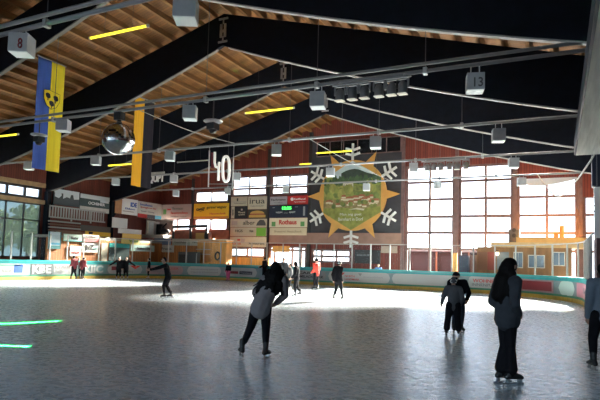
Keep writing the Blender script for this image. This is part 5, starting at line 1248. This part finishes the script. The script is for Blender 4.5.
# ------------------------------------------------------------------ camera, light
cam = bpy.data.cameras.new('camera'); co = bpy.data.objects.new('camera', cam); C.objects.link(co)
co.matrix_world = Matrix.Translation(EYEP) @ Matrix((CR, CU, -CF)).transposed().to_4x4()
cam.sensor_width = 36; cam.sensor_fit = 'HORIZONTAL'; cam.lens = FPX/600*36; cam.shift_y = (CYP-200)/600; cam.clip_end = 500
bpy.context.scene.camera = co
w = bpy.data.worlds.new('world'); bpy.context.scene.world = w; w.use_nodes = True
nt = w.node_tree; bg = nt.nodes['Background']
SUN_AZ, SUN_EL = math.radians(12), math.radians(25)     # azimuth from the ridge direction, towards +X
N, L = nt.nodes, nt.links
tc = N.new('ShaderNodeTexCoord'); sp = N.new('ShaderNodeSeparateXYZ'); L.new(tc.outputs['Generated'], sp.inputs[0])
rp = N.new('ShaderNodeValToRGB'); L.new(sp.outputs['Z'], rp.inputs[0]); rp.color_ramp.elements[0].position = 0.
rp.color_ramp.elements[0].color = (.82, .91, 1, 1); rp.color_ramp.elements[1].position = .7; rp.color_ramp.elements[1].color = (.30, .52, .92, 1)
dt = N.new('ShaderNodeVectorMath'); dt.operation = 'DOT_PRODUCT'; L.new(tc.outputs['Generated'], dt.inputs[0]); dt.inputs[1].default_value = (math.sin(.5), math.cos(.5), .2)
gl = N.new('ShaderNodeMapRange'); L.new(dt.outputs['Value'], gl.inputs[0]); gl.inputs[1].default_value = -1; gl.inputs[2].default_value = 1
gl.inputs[3].default_value = 0; gl.inputs[4].default_value = 1
def ramp(stops):     # added fill glow behind the viewer, bright round the sun, blue gap on the left
    r = N.new('ShaderNodeValToRGB'); r.color_ramp.elements[0].position = stops[0][0]; r.color_ramp.elements[1].position = stops[-1][0]
    for p, c in stops[1:-1]: r.color_ramp.elements.new(p)
    for e, (p, c) in zip(r.color_ramp.elements, stops): e.color = (*c, 1) if isinstance(c, tuple) else (c, c, c, 1)
    L.new(gl.outputs[0], r.inputs[0]); return r
lv = ramp([(.1, BACK_FILL_SKY/4), (.16, .05), (.42, .05), (.75, SKY_STRENGTH/4)])
sc_ = N.new('ShaderNodeMath'); sc_.operation = 'MULTIPLY'; sc_.inputs[1].default_value = 4; L.new(lv.outputs[0], sc_.inputs[0])
tn = ramp([(.1, (.84, .95, 1.)), (.16, (.55, .8, 1.)), (.42, (.55, .8, 1.)), (.7, (1., 1., 1.))])
mlt = N.new('ShaderNodeMix'); mlt.data_type = 'RGBA'; mlt.blend_type = 'MULTIPLY'; mlt.inputs[0].default_value = 1
L.new(rp.outputs[0], mlt.inputs[6]); L.new(tn.outputs[0], mlt.inputs[7])
L.new(mlt.outputs[2], bg.inputs[0]); L.new(sc_.outputs[0], bg.inputs[1])
sun = bpy.data.lights.new('sun', 'SUN'); so = bpy.data.objects.new('sun', sun); C.objects.link(so)
sun.energy = SUN_ENERGY; sun.angle = .2; sun.color = (1, .93, .80)
sd = Vector((math.sin(SUN_AZ)*math.cos(SUN_EL), math.cos(SUN_AZ)*math.cos(SUN_EL), math.sin(SUN_EL)))
so.rotation_euler = sd.to_track_quat('Z', 'Y').to_euler(); so.location = sd*60
# light portals in the big openings help the renderer find the sky
def portal(c, sx, sy, facing):
    l = bpy.data.lights.new('portal', 'AREA'); l.shape = 'RECTANGLE'; l.size = sx; l.size_y = sy
    o = bpy.data.objects.new('portal', l); C.objects.link(o); o.location = c
    o.rotation_euler = (-Vector(facing)).to_track_quat('Z', 'Y').to_euler(); l.cycles.is_portal = True
for x0, x1, z0, z1 in gable_holes: portal(((x0+x1)/2, YG+.34, (z0+z1)/2), x1-x0, z1-z0, (0, -1, 0))
for y0, y1, z0, z1 in left_holes: portal((XL-.34, (y0+y1)/2, (z0+z1)/2), z1-z0 if False else y1-y0, z1-z0, (1, 0, 0))
for x0, x1, z0, z1 in front_fill_holes: portal(((x0+x1)/2, YN-.34, (z0+z1)/2), x1-x0, z1-z0, (0, 1, 0))
sc = bpy.context.scene
sc.view_settings.view_transform = 'Standard'; sc.view_settings.look = 'None'; sc.view_settings.gamma = 1
sc.view_settings.use_curve_mapping = False; sc.view_settings.exposure = EXPOSURE
sc.cycles.max_bounces = 10; sc.cycles.diffuse_bounces = 6; sc.cycles.transparent_max_bounces = 24
